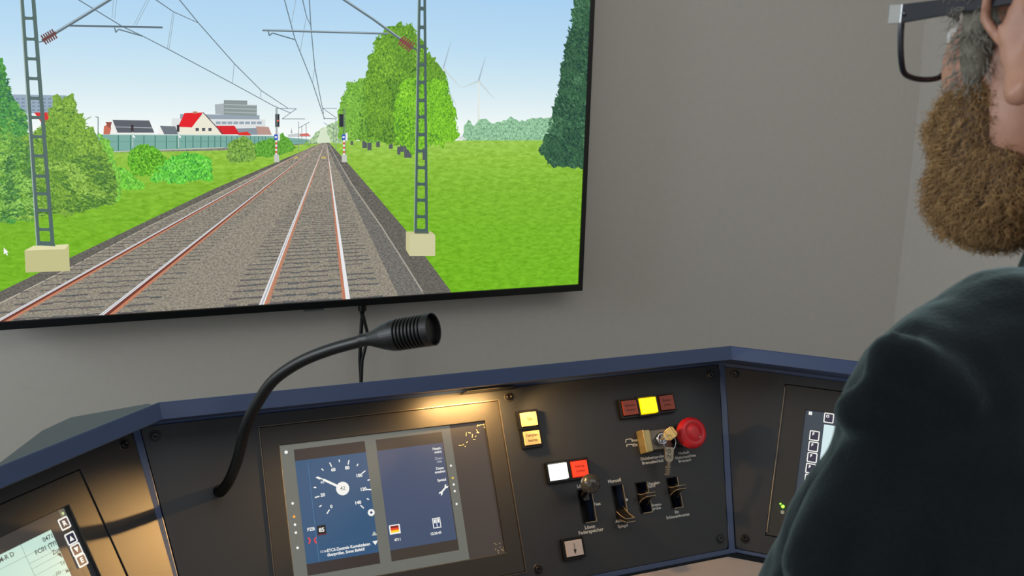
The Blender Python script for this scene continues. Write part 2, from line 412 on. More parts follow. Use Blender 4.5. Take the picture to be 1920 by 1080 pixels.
# sleepers, laid out in the flat picture
vp = pc.uv((608, 264)); rail = {k: (pc.uv(a), pc.uv(c)) for k, a, c in (('A', (540, 300), (0, 600)), ('B', (562, 300), (196, 587)), ('C', (597, 300), (492, 568)), ('D', (617, 300), (653, 558)))}
def railx(k, v):
    a, c = rail[k]; t = (v-a[1])/(c[1]-a[1]); return a[0]+(c[0]-a[0])*t
base = pc.uv((500, 568))[1]-vp[1]
rr = random.Random(4); pc.dz = 0
for k in range(-3, 46):
    dv = base*21.5/(21.5+k)
    v = vp[1]+dv; th = abs(dv)*abs(dv/base)*.013
    for l, r_ in (('C', 'D'), ('A', 'B')):
        xl, xr = railx(l, v), railx(r_, v); w = xr-xl; n = 14
        for j in range(n):
            if rr.random() < .1: continue
            a = xl-w*.42+w*1.84*j/n; e = a+w*1.84/n*1.04; o_ = rr.uniform(-.3, .3)*th; f_ = rr.uniform(.5, 1)*(1.3 if l == 'C' else 1)
            pc.raw([(a, v+o_), (e, v+o_), (e, v+o_-th*f_), (a, v+o_-th*f_)], (106-8*(j % 2), 101, 103), 3)
pc.up()
pc.dz = 1.2e-6
def strip(k, off0, off1, col, v0=300, m=0):        # along a rail; offsets as share of gauge
    g0, g1 = {'A': ('A', 'B'), 'B': ('A', 'B'), 'C': ('C', 'D'), 'D': ('C', 'D')}[k]
    va = pc.uv((580, 267))[1]; vb = SY0-.02; pts = []
    for v, sw in ((va, 0), (vb, 0)):
        g = railx(g1, v)-railx(g0, v); pts.append((railx(k, v)+off0*g, railx(k, v)+off1*g, v))
    pc.raw([(pts[0][0], pts[0][2]), (pts[1][0], pts[1][2]), (pts[1][1], pts[1][2]), (pts[0][1], pts[0][2])], col, m)
for k in 'AB':
    strip(k, .0, .13, (196, 130, 100)); 
strip('C', .0, .085, (196, 132, 102)); strip('D', -.07, -.03, (190, 126, 98))
pc.up()
for k in 'AB': strip(k, .0, .075, (116, 62, 52))
# ragged clips along the rail foot
for k_, g0, g1, off in (('A', 'A', 'B', .13), ('B', 'A', 'B', .13), ('C', 'C', 'D', .085)):
    for k in range(-3, 46):
        for hh in (0, .5):
            dv = base*21.5/(21.5+k+hh); v = vp[1]+dv; g = railx(g1, v)-railx(g0, v); th = abs(dv)*abs(dv/base)*.012
            x = railx(k_, v)+off*g
            pc.raw([(x-.03*g, v), (x+.006*g, v-th*.6), (x-.03*g, v-th*1.2)], (142, 134, 122), 3)
pc.up()
strip('A', -.028, .022, (226, 226, 228)); strip('B', -.028, .022, (226, 226, 228)); strip('C', -.028, .028, (228, 228, 230)); strip('D', -.03, .022, (232, 232, 234))
pc.up()
strip('A', -.012, .004, (176, 180, 186)); strip('B', -.012, .004, (176, 180, 186)); strip('C', -.006, .01, (170, 174, 180))
pc.P([(603, 294), (611, 294), (611, 297), (603, 297)], (206, 186, 100)); pc.P([(553, 295), (560, 294), (558, 297), (551, 298)], (206, 186, 100))
pc.up()
# shrubs left
def bush(pts, col, amp=3, seed=1, step=5, m=1): pc.P(jag(pts, amp, step, seed), col, m)
bush([(430, 304), (424, 290), (428, 272), (440, 262), (456, 254), (470, 262), (478, 272), (482, 292), (474, 302), (450, 306)], (128, 172, 76), 2, 11)
bush([(478, 292), (480, 268), (500, 262), (520, 256), (530, 250), (540, 258), (548, 268), (554, 276), (548, 284), (520, 292), (500, 296)], (104, 172, 62), 2, 12)
bush([(570, 272), (574, 264), (580, 268), (584, 274)], (130, 176, 90), 1, 13, 3)
bush([(240, 308), (242, 285), (255, 275), (275, 270), (292, 278), (308, 290), (312, 305), (300, 325), (270, 330), (250, 328)], (100, 178, 44), 3, 14)
pc.up()
bush([(280, 340), (290, 318), (305, 302), (325, 292), (350, 286), (375, 290), (396, 300), (399, 340), (360, 338), (335, 344), (310, 342)], (104, 206, 66), 3, 15)
bush([(225, 352), (222, 310), (240, 318), (255, 336), (268, 340), (270, 354), (245, 358)], (120, 206, 66), 3, 16)
bush([(200, 380), (185, 250), (205, 262), (216, 300), (228, 335), (226, 372), (215, 380)], (130, 200, 74), 3, 18)
pc.up()
bush([(-75, 418), (-70, 250), (-55, 170), (-30, 120), (-10, 98), (2, 112), (12, 130), (14, 158), (26, 180), (40, 205), (52, 216), (56, 330), (60, 415)], (84, 158, 74), 4, 17)
pc.up()
bush([(30, 415), (40, 260), (60, 250), (92, 225), (90, 200), (100, 196), (101, 178), (110, 176), (114, 190), (126, 178), (138, 177), (140, 190), (146, 196), (142, 206), (150, 212), (157, 210), (153, 224), (168, 220), (174, 216), (160, 230), (158, 246), (168, 238), (178, 242), (190, 268), (200, 290), (212, 320), (222, 350), (218, 380), (185, 388), (150, 398), (120, 406), (95, 398), (60, 412)], (122, 166, 64), 4, 19)
bush([(-15, 416), (-15, 258), (20, 250), (50, 262), (62, 300), (70, 408), (40, 404), (10, 416)], (118, 172, 70), 4, 20)
pc.up()
def inpoly(p, q):
    c = False; n = len(q)
    for i in range(n):
        a, b_ = q[i], q[i-1]
        if (a[1] > p[1]) != (b_[1] > p[1]) and p[0] < (b_[0]-a[0])*(p[1]-a[1])/(b_[1]-a[1])+a[0]: c = not c
    return c
def leaves(q, n, cols, size=(2, 4.5), ang=(0, 6.28), asp=.45, seed=1, clump=0):
    pc.dz = 4e-8; rs = random.Random(seed); xs_ = [p[0] for p in q]; ys_ = [p[1] for p in q]; x0, x1, y0, y1 = min(xs_), max(xs_), min(ys_), max(ys_)
    cen = [(rs.uniform(x0, x1), rs.uniform(y0, y1), rs.choice(range(len(cols)))) for _ in range(30)]
    for i in range(n):
        p = (rs.uniform(x0-3, x1+3), rs.uniform(y0-2, y1+2))
        if not inpoly(p, q): continue
        if clump: k = min(cen, key=lambda c: (c[0]-p[0])**2+(c[1]-p[1])**2)[2]; c = cols[k] if rs.random() < .7 else rs.choice(cols)
        else: c = rs.choice(cols)
        a = rs.uniform(*ang); L = rs.uniform(*size); dx, dy = cos(a)*L, sin(a)*L; nx, ny = -dy*asp, dx*asp
        pc.P([(p[0]-dx, p[1]-dy), (p[0]+nx, p[1]+ny), (p[0]+dx, p[1]+dy), (p[0]-nx, p[1]-ny)], c, 1)
    pc.dz = 1.2e-6
pc.up()
leaves([(-70, 416), (-68, 260), (-30, 130), (12, 135), (26, 182), (50, 216), (60, 330), (60, 412)], 1500, [(70, 140, 80), (120, 180, 80), (90, 160, 84), (60, 120, 84)], (3, 7), (-.4, .9), .3, 71, 1)
leaves([(34, 412), (44, 262), (92, 225), (102, 180), (114, 190), (136, 180), (145, 205), (150, 214), (168, 245), (190, 280), (212, 325), (220, 355), (216, 380), (150, 396), (60, 408)], 3200, [(134, 178, 66), (108, 154, 60), (150, 192, 84), (84, 130, 60), (120, 166, 58)], (4, 9), (-.5, .8), .22, 72, 1)
leaves([(-15, 412), (-15, 262), (50, 266), (62, 300), (68, 404)], 1200, [(134, 186, 80), (96, 150, 66), (148, 200, 96), (80, 130, 70)], (4, 9), (-.8, .5), .24, 73, 1)
leaves([(282, 338), (292, 318), (325, 294), (352, 288), (396, 302), (398, 336), (335, 342)], 800, [(90, 190, 60), (120, 220, 84), (70, 160, 70), (140, 232, 96)], (2, 6), (3.6, 5.8), .25, 74)
leaves([(242, 306), (244, 286), (275, 272), (308, 292), (310, 305), (298, 323), (252, 327)], 500, [(86, 160, 34), (120, 200, 50), (66, 130, 34), (134, 206, 60)], (2, 4), (0, 6.2), .4, 75)
leaves([(430, 302), (428, 274), (456, 256), (478, 274), (480, 292), (450, 304)], 260, [(110, 156, 66), (150, 190, 96), (90, 134, 60)], (1.5, 3.5), (0, 6.2), .4, 76)
leaves([(225, 350), (224, 312), (255, 338), (268, 352)], 160, [(110, 200, 60), (150, 224, 96), (90, 170, 60)], (2, 5), (0, 6.2), .3, 77)
# trees right
for x, y0, y1, w in ((660, 262, 272, 5), (684, 262, 278, 9), (693, 262, 282, 8), (709, 265, 276, 7), (733, 270, 279, 7), (748, 275, 290, 6), (754, 270, 285, 7), (765, 270, 296, 14), (797, 260, 300, 9)): pc.P([(x-w/2, y0), (x+w/2, y0), (x+w/2, y1), (x-w/2, y1)], (86, 92, 96))
pc.up()
bush([(636, 262), (634, 205), (641, 182), (650, 170), (652, 153), (662, 152), (680, 147), (700, 150), (740, 200), (740, 262), (700, 268), (670, 262), (650, 264)], (126, 184, 66), 3, 31)
pc.up()
bush([(672, 262), (680, 170), (690, 132), (688, 108), (702, 98), (702, 73), (720, 63), (724, 48), (738, 50), (750, 42), (758, 47), (772, 42), (778, 58), (792, 72), (800, 96), (812, 104), (822, 124), (836, 136), (838, 160), (848, 196), (850, 240), (800, 270), (740, 272), (700, 262)], (106, 158, 48), 4, 32)
pc.up()
leaves([(672, 260), (680, 170), (690, 132), (702, 73), (724, 50), (772, 44), (792, 74), (822, 126), (838, 150), (800, 270), (740, 270), (700, 260)], 3200, [(112, 166, 48), (90, 140, 46), (134, 188, 58), (70, 118, 44), (124, 180, 50)], (1.6, 4), (.8, 2.4), .4, 81, 1)
leaves([(636, 260), (634, 206), (652, 154), (680, 148), (690, 262)], 700, [(140, 196, 76), (110, 168, 58), (124, 182, 64)], (1.5, 3.5), (.8, 2.4), .4, 82, 1)
pc.up()
bush([(742, 268), (738, 220), (744, 190), (752, 160), (765, 148), (785, 142), (800, 150), (838, 150), (846, 190), (856, 210), (856, 232), (861, 250), (853, 262), (852, 274), (842, 264), (826, 278), (814, 268), (790, 284), (772, 290), (762, 276)], (128, 196, 46), 4, 33)
pc.up()
leaves([(742, 266), (739, 220), (753, 160), (785, 144), (838, 152), (856, 214), (860, 250), (842, 264), (814, 268), (790, 282)], 1900, [(134, 204, 48), (112, 178, 42), (150, 216, 60), (92, 154, 44), (126, 196, 46)], (1.6, 4), (.6, 2.6), .42, 83, 1)
bush([(1112, 318), (1096, 316), (1036, 313), (1020, 299), (1010, 283), (1022, 270), (1020, 252), (1036, 240), (1037, 222), (1034, 200), (1040, 192), (1046, 170), (1048, 145), (1055, 110), (1060, 80), (1070, 55), (1072, 25), (1080, -30), (1130, -30), (1130, 318)], (58, 100, 72), 4, 34)
pc.up()
leaves([(1112, 316), (1036, 311), (1012, 283), (1024, 252), (1040, 200), (1056, 110), (1072, 30), (1080, -20), (1112, -20)], 2200, [(50, 92, 68), (66, 112, 80), (38, 74, 62), (80, 126, 92)], (2, 5.5), (.3, 1.4), .35, 84, 1)
pc.up()
# small signals and far catenary
for x, s_ in ((520, -1), (640, 1)):
    pc.P([(x-4, 214), (x+4, 214), (x+4, 238), (x-4, 238)], (44, 46, 54)); mx = x-2 if s_ < 0 else x+5
    pc.L([(mx, 204), (mx, 300)], 1.6, (96, 112, 110)); pc.L([(mx+2.5, 204), (mx+2.5, 292)], 1, (120, 136, 130))
    for i in range(8): pc.L([(mx, 263+i*4), (mx, 267+i*4)], 3.4, (222, 70, 60) if i % 2 else (236, 236, 236))
    pc.P([(mx-4, 290), (mx+5, 290), (mx+6, 304), (mx-4, 304)], (196, 200, 190)); pc.P([(mx-4, 252), (mx+3, 252), (mx+3, 262), (mx-4, 262)], (60, 90, 190)); pc.P([(mx+3, 249), (mx+7, 249), (mx+7, 264), (mx+3, 264)], (226, 234, 234))
pc.up(); pc.P([(519.5, 225), (522.5, 225), (522.5, 228), (519.5, 228)], (255, 110, 90)); pc.P([(515, 256), (519, 255), (519, 259), (515, 258)], (240, 244, 250)); pc.P([(642, 256), (646, 255), (646, 259), (642, 258)], (240, 244, 250))
wire = (104, 120, 128)
for a, c in (((516, 203), (556, 204)), ((556, 204), (529, 223)), ((529, 223), (572, 223)), ((605, 203), (632, 203)), ((605, 203), (632, 222)), ((606, 222), (630, 223))): pc.L([a, c], 1.1, wire)
for x, h0, h1 in ((560, 228, 283), (566, 236, 268), (574, 232, 266), (630, 222, 284), (626, 235, 272)): pc.L([(x, h0), (x, h1)], 1.1, (130, 146, 142))
pc.L([(560, 240), (580, 229)], 1, wire); pc.L([(607, 230), (627, 243)], 1, wire)
pc.L([(184, 219), (184, 252)], 1.6, (96, 120, 112)); pc.L([(179, 219), (184, 220)], 1.4, (96, 120, 112))
for x, y in ((248, 240), (334, 240)): pc.P([(x-2.5, y-6), (x+2.5, y-6), (x+2.5, y+7), (x-2.5, y+7)], (60, 50, 56)); pc.L([(x+1, y+7), (x+1, y+36)], 1.4, (200, 206, 200)); pc.L([(x+1, y+14), (x+5, y+18)], 2.5, (250, 250, 250))
# wires
for pts in ([(148, 0), (120, -18)], [(148, 0), (230, 50), (268, 68), (315, 92), (437, 157), (512, 198), (545, 212)], [(293, 0), (325, 22), (372, 43)], [(337, 0), (372, 43), (440, 120), (490, 170), (540, 203)],
            [(533, -2), (553, 73), (587, 158), (605, 213), (609, 224)], [(580, -2), (583, 50), (590, 125), (602, 190), (607, 214)], [(567, -2), (575, 32), (583, 48)]):
    a_, c_ = V(pts[0]), V(pts[1]); e_ = a_+(a_-c_).normalized()*140
    if pts[0][0] != 148 or len(pts) > 2: pc.L([tuple(e_), pts[0]], 2, wire)
    if pts[0][1] <= 0 and len(pts) == 2: continue
    pc.L(pts, (2.0, 1.2), wire)
for a, c in (((213, -2), (210, 34)), ((219, -2), (215, 36)), ((276, -2), (251, 47)), ((281, -2), (255, 48)), ((324, 24), (314, 90)), ((327, 24), (317, 92)), ((439, 120), (436, 156)), ((489, 170), (489, 185)), ((555, -2), (547, 43)), ((574, 34), (563, 96)), ((590, 127), (586, 157))): pc.L([a, c], 1.1, (150, 168, 178))
pc.up()
for pts, w in (([(100, 64), (140, 40), (205, 0), (240, -22)], 6), ([(492, 56.5), (728, 63)], 4), ([(130, 48), (305, 51.5)], 3.6), ([(640, -4), (700, 36), (752, 74)], 5)):
    pc.L(pts, w, (92, 108, 116))
for pts in ([(215, 52), (217, 61), (222, 55), (268, 68)], [(503, 58), (505, 67), (511, 62), (552, 74)], [(66, 80), (78, 78), (84, 72)]): pc.L(pts, 2.2, (96, 112, 120))
pc.up()
for pts, w in (([(102, 61), (142, 37), (203, -1)], 1.6), ([(492, 55.5), (728, 62)], 1.2), ([(640, -5.5), (700, 34), (752, 72)], 1.3)): pc.L(pts, w, (176, 196, 206))
# insulators
for cx, cy, ax, ay, c_ in ((92, 69, .86, -.5, (104, 66, 62)), (762, 82, .82, .57, (128, 72, 66))):
    for i in range(6):
        q = (i-2.5)*4.6; x, y = cx+ax*q, cy+ay*q; pc.L([(x-ay*10, y+ax*10), (x+ay*10, y-ax*10)], 2.8, c_)
    pc.L([(cx-ax*15, cy-ay*15), (cx+ax*15, cy+ay*15)], 6, c_)
pc.L([(770, 88), (783, 94)], 3, (80, 96, 96))
pc.up()
# masts with their concrete feet
def mast(xt0, xt1, y0, xb0, xb1, y1, col, rungs, w):
    for a, c in ((xt0, xb0), (xt1, xb1)): pc.L([(a, y0), (c, y1)], w, col)
    for y in rungs:
        t = (y-y0)/(y1-y0); xa, xb = xt0+(xb0-xt0)*t, xt1+(xb1-xt1)*t
        pc.P([(xa, y-3), (xb, y-2), (xb, y+3.5), (xa, y+3)], col)
        for q in ((xa+3, 1), (xb-3, -1)): pc.P([(q[0], y-4.5), (q[0]+2.2*q[1], y-3), (q[0]+2.2*q[1], y+3), (q[0], y+5)], col)
mast(31.5, 51.5, -140, 72, 99, 462, (84, 106, 102), [-120, -80, -42, -5, 34, 73, 110, 147, 184, 220, 256, 292, 330, 363, 394, 430, 455], 7.5)
mast(788.7, 795.2, -140, 779, 800, 440, (74, 96, 94), [-120, -86, -52, -18, 16, 51, 87, 121, 154, 188, 219, 252, 283, 314, 345, 375, 406, 432], 5)
pc.up()
pc.L([(28.5, -140), (69, 462)], 1.8, (166, 184, 176)); pc.L([(786.2, -140), (776.5, 440)], 1.4, (150, 172, 160))
pc.P([(46, 470), (62, 461), (129, 458), (131, 508), (48, 511)], (196, 192, 140)); pc.P([(46, 470), (62, 461), (129, 458), (122, 467)], (226, 222, 176))
pc.P([(761, 434), (808, 434), (816, 440), (816, 480), (768, 480), (761, 468)], (200, 196, 150)); 
pc.up(); pc.P([(768, 440), (816, 440), (816, 480), (768, 480)], (206, 202, 160)); pc.P([(70, 460), (76, 455), (102, 455), (104, 462)], (84, 106, 102)); pc.P([(776, 434), (804, 434), (804, 438), (778, 438)], (90, 100, 90))
pc.P([(7, 464), (7, 477), (10, 474.5), (13, 479), (15, 478), (12.5, 473.5), (16, 473)], (245, 245, 245))

pc.b.build('screen', ['pic_plain', 'pic_leaf', 'pic_grass', 'pic_gravel'], tv, PT.at(0, 0, -.0025))

# power cable under the television
def wp(px, py, y): return hit(px, py, (0, y, 0), V((0, 1, 0)))
cb = thing('television_cable', wp(679, 590, YW-.03), 'black cable pair hanging from under the television down behind the console', 'cable')
yc = YW-.035
b = MB(); b.tube([wp(680, 560, yc), wp(679, 582, yc)], .0095, 12); b.tube([wp(679, 582, yc), wp(679, 590, yc)], [.007, .0045], 12); b.build('plug', 'black_plastic', cb)
b = MB()
a0 = wp(679, 588, yc); b.tube([a0+(wp(676, 640, yc)-a0)*t for t in (0, .3, .6, 1)]+[wp(675, 675, yc), wp(677, 712, yc), wp(678, 760, yc), V((wp(678, 760, yc).x, yc, .35)), V((wp(678, 760, yc).x, yc, .012))], .0042, 10)
b.build('cord', 'black_plastic', cb)
b = MB(); b.tube([wp(680, 588, yc-.006), wp(685, 608, yc-.008), wp(690, 628, yc-.008), wp(685, 652, yc-.008), wp(679, 676, yc-.008), wp(677.5, 712, yc-.008), wp(678.5, 760, yc-.008), V((wp(680, 760, yc).x, yc-.008, .012))], .0036, 10)
b.build('cord', 'black_plastic', cb)

# ------------------------------------------------------------------ driver's console
def xyz(P, u, v, w=0): return P.p(u, v, w)
con = thing('driver_console', (0.42, 1.3, 0), 'black and blue angled train driver console with switches and button plates', 'console')
ZT = PM.p(0, .0968).z                          # top edge of the plates
# plan outline of the plate tops (left far, left corner, right corner, right far)
LC, RC = PM.p(-.3705, .0968), PM.p(.3985, .0968)
hL, hM, hR = V((sin(aL), -cos(aL), 0)), V((0, -1, 0)), V((-sin(aR), -cos(aR), 0))
def corner(C, h1, h2, o):
    m = (h1+h2).normalized(); return C+m*(o/m.dot(h1))
LFAR, RFAR = LC-PL.X*.62, RC+PR.X*.55
def plan(o, z, part=None):
    q = [LFAR+hL*o, corner(LC, hL, hM, o), corner(RC, hM, hR, o), RFAR+hR*o]
    return [V((p.x, p.y, z)) for p in q]
OV = .060
zc = hit(829, 731, (0, LC.y-OV, 0), V((0, 1, 0))).z; zl = hit(829, 702.5, (0, LC.y-OV+.006, 0), V((0, 1, 0))).z
def sweep(b, prof, mat=0, closed=False):
    rows_ = [plan(o, z) for o, z in prof]; n = len(rows_)
    for i in range(n-(0 if closed else 1)):
        A, B = rows_[i], rows_[(i+1) % n]
        for k in range(3): b.poly([A[k], A[k+1], B[k+1], B[k]], mat)
    if closed:
        b.poly([r[0] for r in rows_]); b.poly([r[3] for r in reversed(rows_)])
b = MB()
sweep(b, [(0.0, ZT+.001), (OV-.002, zc-.001), (OV, zc), (OV-.005, zl-.001), (OV-.0065, zl), (OV-.009, zl-.0006), (-.03, zl-.052), (-.036, zl-.056), (-.002, ZT-.006)][::-1], closed=True)
b.build('hood', 'console_blue', con, bevel=.0012)
# rear shell down to the floor
def plan_v(P, v, w): return P.p(0, v, w)
zb = PM.p(0, -.1565).z                          # where the plates meet the desk
ob = .2532*sin(tM)                              # run of the plates in plan
b = MB(); sweep(b, [(-.031, zl-.056), (-.16, zl-.13), (-.16, .0), (ob*.9, 0.0), (ob*.5-.02, zb-.06), (-.006, ZT-.02)][::-1], closed=True)
b.build('shell', 'console_shell', con)
# grey cover behind the left wing
zt_ = zl-.004
def zp(px, py): return hit(px, py, (0, 0, zt_), V((0, 0, 1)))
b = MB(); q = [corner(LC, hL, hM, OV-.012), zp(276, 756.5), zp(132, 782), zp(78, 807), zp(0, 866), LFAR+hL*(OV-.012)]
q = [(p.x, p.y) for p in q]
b.prism([q], zt_-.02, zt_); b.build('top_cover', 'console_shell', con, bevel=.001, label='grey-green cover behind the left wing')
# frame bars: folds and bottom bar
def fold(P1, u1, P2, u2, vt, vb, name):
    pass
b = MB()
# backing frame sheets behind each plate, blue
def sheet(P, pts, w0, w1): 
    bb = MB(); bb.prism([pts], w0, w1); b.faces([P.p(*v) for v in bb.v], bb.f)
FLs, FRs = .165, .191
def uML(v): return -.3675-(-.165)*(v-.095)*-1
def uL(v): return -.3672-FLs*(v-.095)*1 if False else -.3685+(.095-v)*FLs
def uR(v): return .398-(.095-v)*FRs
VB = -.1565
hole_dmi = [(-.2393, -.1330), (-.2393, .0802), (.0598, .0802), (.0598, -.1330)]
slots = [(.147, .165, -.0865, -.046), (.1955, .2108, -.087, -.0475), (.2310, .2470, -.0868, -.0485), (.2783, .2935, -.0872, -.0485)]
def rect(x0, x1, y0, y1): return [(x0, y0), (x1, y0), (x1, y1), (x0, y1)]
sheet(PM, [(uL(.0968)-.004, .0968), (uL(VB)-.002, VB), (uR(VB)+.002, VB), (uR(.0968)+.004, .0968)], -.028, -.024)
# protruding fold bars between the plates
def bar(pts, w, d, T=None):
    for i in range(len(pts)-1):
        pass
def foldbar(top, bot, nrm, half, dep):
    ax = (bot-top).normalized(); sd = ax.cross(nrm).normalized()
    A = [top+sd*half, top-sd*half, bot-sd*half, bot+sd*half]
    lo = [p-nrm*dep for p in A]; hi = [p+nrm*.0025 for p in A]
    b.faces(lo+hi, [(0, 1, 2, 3), (7, 6, 5, 4), (0, 4, 5, 1), (1, 5, 6, 2), (2, 6, 7, 3), (3, 7, 4, 0)])
def eL(v): return PM.p(uL(v)-.0035, v)
foldbar(eL(.0985), eL(VB-.001), (PM.N+PL.N).normalized(), .0042, .03)
foldbar(PM.p(uR(.0985)+.004, .0985), PM.p(uR(VB)+.004, VB-.001), (PM.N+PR.N).normalized(), .0042, .03)
# bottom bars
def barM(P, u0, u1, v0, v1, w0, w1): sheet(P, rect(u0, u1, v0, v1), w0, w1)
barM(PM, uL(VB)-.002, uR(VB)+.004, VB-.001, -.1512, -.03, .002)
barM(PR, .0505, .55, -.2495, -.2448, -.03, .002)
barM(PL, -.62, -.045, -.2495, -.2448, -.03, .002)
b.build('frame_bar', 'console_blue', con, bevel=.0008)

def rounded(pts, r=.006, n=4):
    out = []; m = len(pts)
    for i in range(m):
        a, c, d = V(pts[i-1]), V(pts[i]), V(pts[(i+1) % m]); p0 = c+(a-c).normalized()*r; p1 = c+(d-c).normalized()*r
        for k in range(n+1):
            t = k/n; q = p0.lerp(c, t).lerp(c.lerp(p1, t), t); out.append((q.x, q.y))
    return out
plM = rounded([(uL(.0945)+.002, .0945), (uL(-.1508)+.003, -.1508), (uR(-.1508)-.001, -.1508), (uR(.0945)-.001, .0945)])
b = MB(); b.prism([plM, hole_dmi]+[rect(*s_) for s_ in slots], -.003, 0)
plate_m = b.build('panel_plate', 'plate_black', con, PM.M, bevel=.0005, label='middle plate with the buttons and rocker slots')
# printing on the middle plate: its own thin layer of lettering
b = MB()
def T(px, py, s, size, **k):
    u, v = PM.uv(px, py); g = MB(); g.text(s, 0, 0, .00012, size, ext=.00005, bold=.00012, **k); g.build('lettering', 'print_white', plate_m, PM.at(u, v))
T(1152, 901.5, 'Manuell', .0062); T(1227, 906, 'Rangier-', .0054); T(1222, 911.5, 'fahrt', .0054); T(1269, 960, 'Ein', .0054); T(1271, 967.5, 'Schienenbremse', .0054)
T(1106, 988, 'Lösen', .0062); T(1108, 996, 'Federspeicher', .0062); T(1120, 945, 'Fest', .0054); T(1161, 977, 'Auto', .0054); T(1168, 986, 'Spiegel', .0054)
T(1231, 946.5, 'Brems-', .0054); T(1231, 953, 'probe', .0054); T(1223, 858, 'Dichtheitsprobe', .0054); T(1224, 866, 'Bremsabschluß', .0054)
T(1282, 849, 'Nothalt', .0054); T(1285, 856.5, 'Gleitschutz/freie', .005); T(1284, 863.5, 'Bremsart', .0054); T(1190, 825.5, 'Aus', .0054); T(1191.5, 834, 'Ein', .0054)
T(1091, 911, 'Lösen', .0058)
u, v = PM.uv(1175, 937); b.lathe([(.0018, .0001), (.0018, .0002)], None, 10); b.build('position_dot', 'print_white', plate_m, PM.at(u, v))
def seg(P, b, a, c, w, z=.0001):
    a, c = V(P.uv(*a)), V(P.uv(*c)); d = (c-a).normalized(); n = V((-d.y, d.x))*w/2
    b.prism([[tuple(a-n), tuple(c-n), tuple(c+n), tuple(a+n)]], z, z+.0002)
for br in ((((1173, 830), (1173.5, 824)), ((1173.5, 824), (1184, 822.8)), ((1184, 822.8), (1185, 828))), (((1175, 838), (1175.5, 833)), ((1175.5, 834), (1186, 833)), ((1186, 833), (1187, 837)))):
  b = MB()
  for a, c in br: seg(PM, b, a, c, .0011)
  b.build('switch_pictogram', 'print_white', plate_m, PM.M)
# left and right plates
frL = [(-.36, -.262), (-.36, -.0155), (-.0872, -.0155), (-.0872, -.262)]
plL = rounded([(-.0075, -.0025), (-.60, -.0025), (-.60, -.2440), (-.0500, -.2440)])
b = MB(); b.prism([plL, [(-.36, -.232), (-.36, -.0155), (-.0872, -.0155), (-.0872, -.232)]], -.003, 0); plate_l = b.build('panel_plate', 'plate_black', con, PL.M, bevel=.0005, label='left wing plate around the tilted display')
plR = rounded([(.0045, -.002), (.0542, -.2440), (.52, -.2440), (.52, -.002)])
b = MB(); b.prism([plR, [(.0893, -.2205), (.0893, -.0148), (.362, -.0148), (.362, -.2205)]], -.003, 0); plate_r = b.build('panel_plate', 'plate_black', con, PR.M, bevel=.0005, label='right wing plate next to the driver')
def screw(P, plate, u, v, dark=False):
    b = MB(); T_ = Matrix.Translation((u, v, 0))
    b.lathe([(.0068, -.0002), (.0068, .0004), (.0058, .0009), (.0052, .0004), (.0050, .0003)], T_, 24, 0)
    b.lathe([(.0046, .0002), (.0046, .0022), (.0036, .0032), (.0019, .0032), (.0017, .0012), (.0004, .0012)], T_, 20, 1)
    b.build('screw', ['plate_black' if dark else 'bezel_black', 'plate_black' if dark else 'screw_dark'], plate, P.M)
for u, v, d in ((.0745, .0826, 0), (.0755, -.1325, 0), (.3407, -.1364, 1), (.3799, .0819, 1), (-.3517, .0824, 1), (-.318, -.134, 1)): screw(PM, plate_m, u, v, d)
screw(PL, plate_l, -.0243, -.0111); screw(PL, plate_l, -.065, -.232); screw(PR, plate_r, .0641, -.2293); screw(PR, plate_r, .0200, -.0109, 1)

# ---- push buttons: collar (part), cap (sub-part)
def button(px, py, w, h, capmat, inkmat, lines, label, ang=0, size=.0045, frame='screw_dark', cw=.0, uv=None, raise_=.009, fw=.003):
    u, v = uv if uv else PM.uv(px, py, raise_)
    b = MB(); x, y = w/2+fw, h/2+fw
    b.prism([rounded(rect(-x, x, -y, y), .001, 2), rounded([(-w/2-.0006, -h/2-.0006), (-w/2-.0006, h/2+.0006), (w/2+.0006, h/2+.0006), (w/2+.0006, -h/2-.0006)], .0005, 1)], 0, raise_-.002)
    fr = b.build('push_button', frame, con, PM.at(u, v, 0), bevel=.0006, label=label)
    b = MB(); b.box(-w/2, w/2, -h/2, h/2, .0, raise_, 0, taper=.0006)
    for i, s_ in enumerate(lines): b.text(s_, 0, (len(lines)-1)*size*.62-i*size*1.24, raise_+.0001, size, 1, ext=.00005, sx=.86)
    if lines == [] and label.startswith('grey square'):
        b.box(-.0004, .0004, -.002, .006, raise_, raise_+.0002, 1); b.prism([[(-.0022, -.0015), (0, -.0075), (.0022, -.0015)]], raise_, raise_+.0002, 1)
    b.build('button_cap', [capmat, inkmat], fr, PM.at(u, v, 0), bevel=.0004)
    return fr
button(0, 0, .0225, .0185, 'cap_cream', 'ink_dark', ['Sifa'], 'cream square button printed Sifa, above its twin', size=.006, uv=PM.uv(992.5, 785.5, .009))
button(0, 0, .0225, .0185, 'cap_cream', 'ink_dark', ['Fahrplan-', 'leuchte'], 'cream square button printed Fahrplanleuchte', size=.0052, uv=PM.uv(998.5, 820.5, .007), raise_=.007)
button(1048.5, 883.5, .0255, .0205, 'cap_white_on', 'ink_dark', ['°'], 'brightly lit white square button', size=.005)
button(1088, 878, .0225, .0205, 'cap_red_on', 'ink_brown', ['Federsp-', 'bremse'], 'lit orange-red button printed Federspeicherbremse', size=.0048)
button(1182, 764, .0225, .0205, 'cap_amber_off', 'ink_brown', ['Schienen-', 'bremse'], 'unlit red-brown indicator at the left of the three', size=.0048, frame='screw_dark')
button(1217, 759.5, .0255, .0215, 'cap_yellow_on', 'cap_amber_off', ['- -', ': ,'], 'lit yellow indicator between two dark red ones', size=.0048, raise_=.011)
button(1251, 754.5, .0225, .0205, 'cap_amber_off', 'ink_brown', ['Bremse', 'prüfen'], 'unlit red-brown indicator at the right of the three', size=.0048)
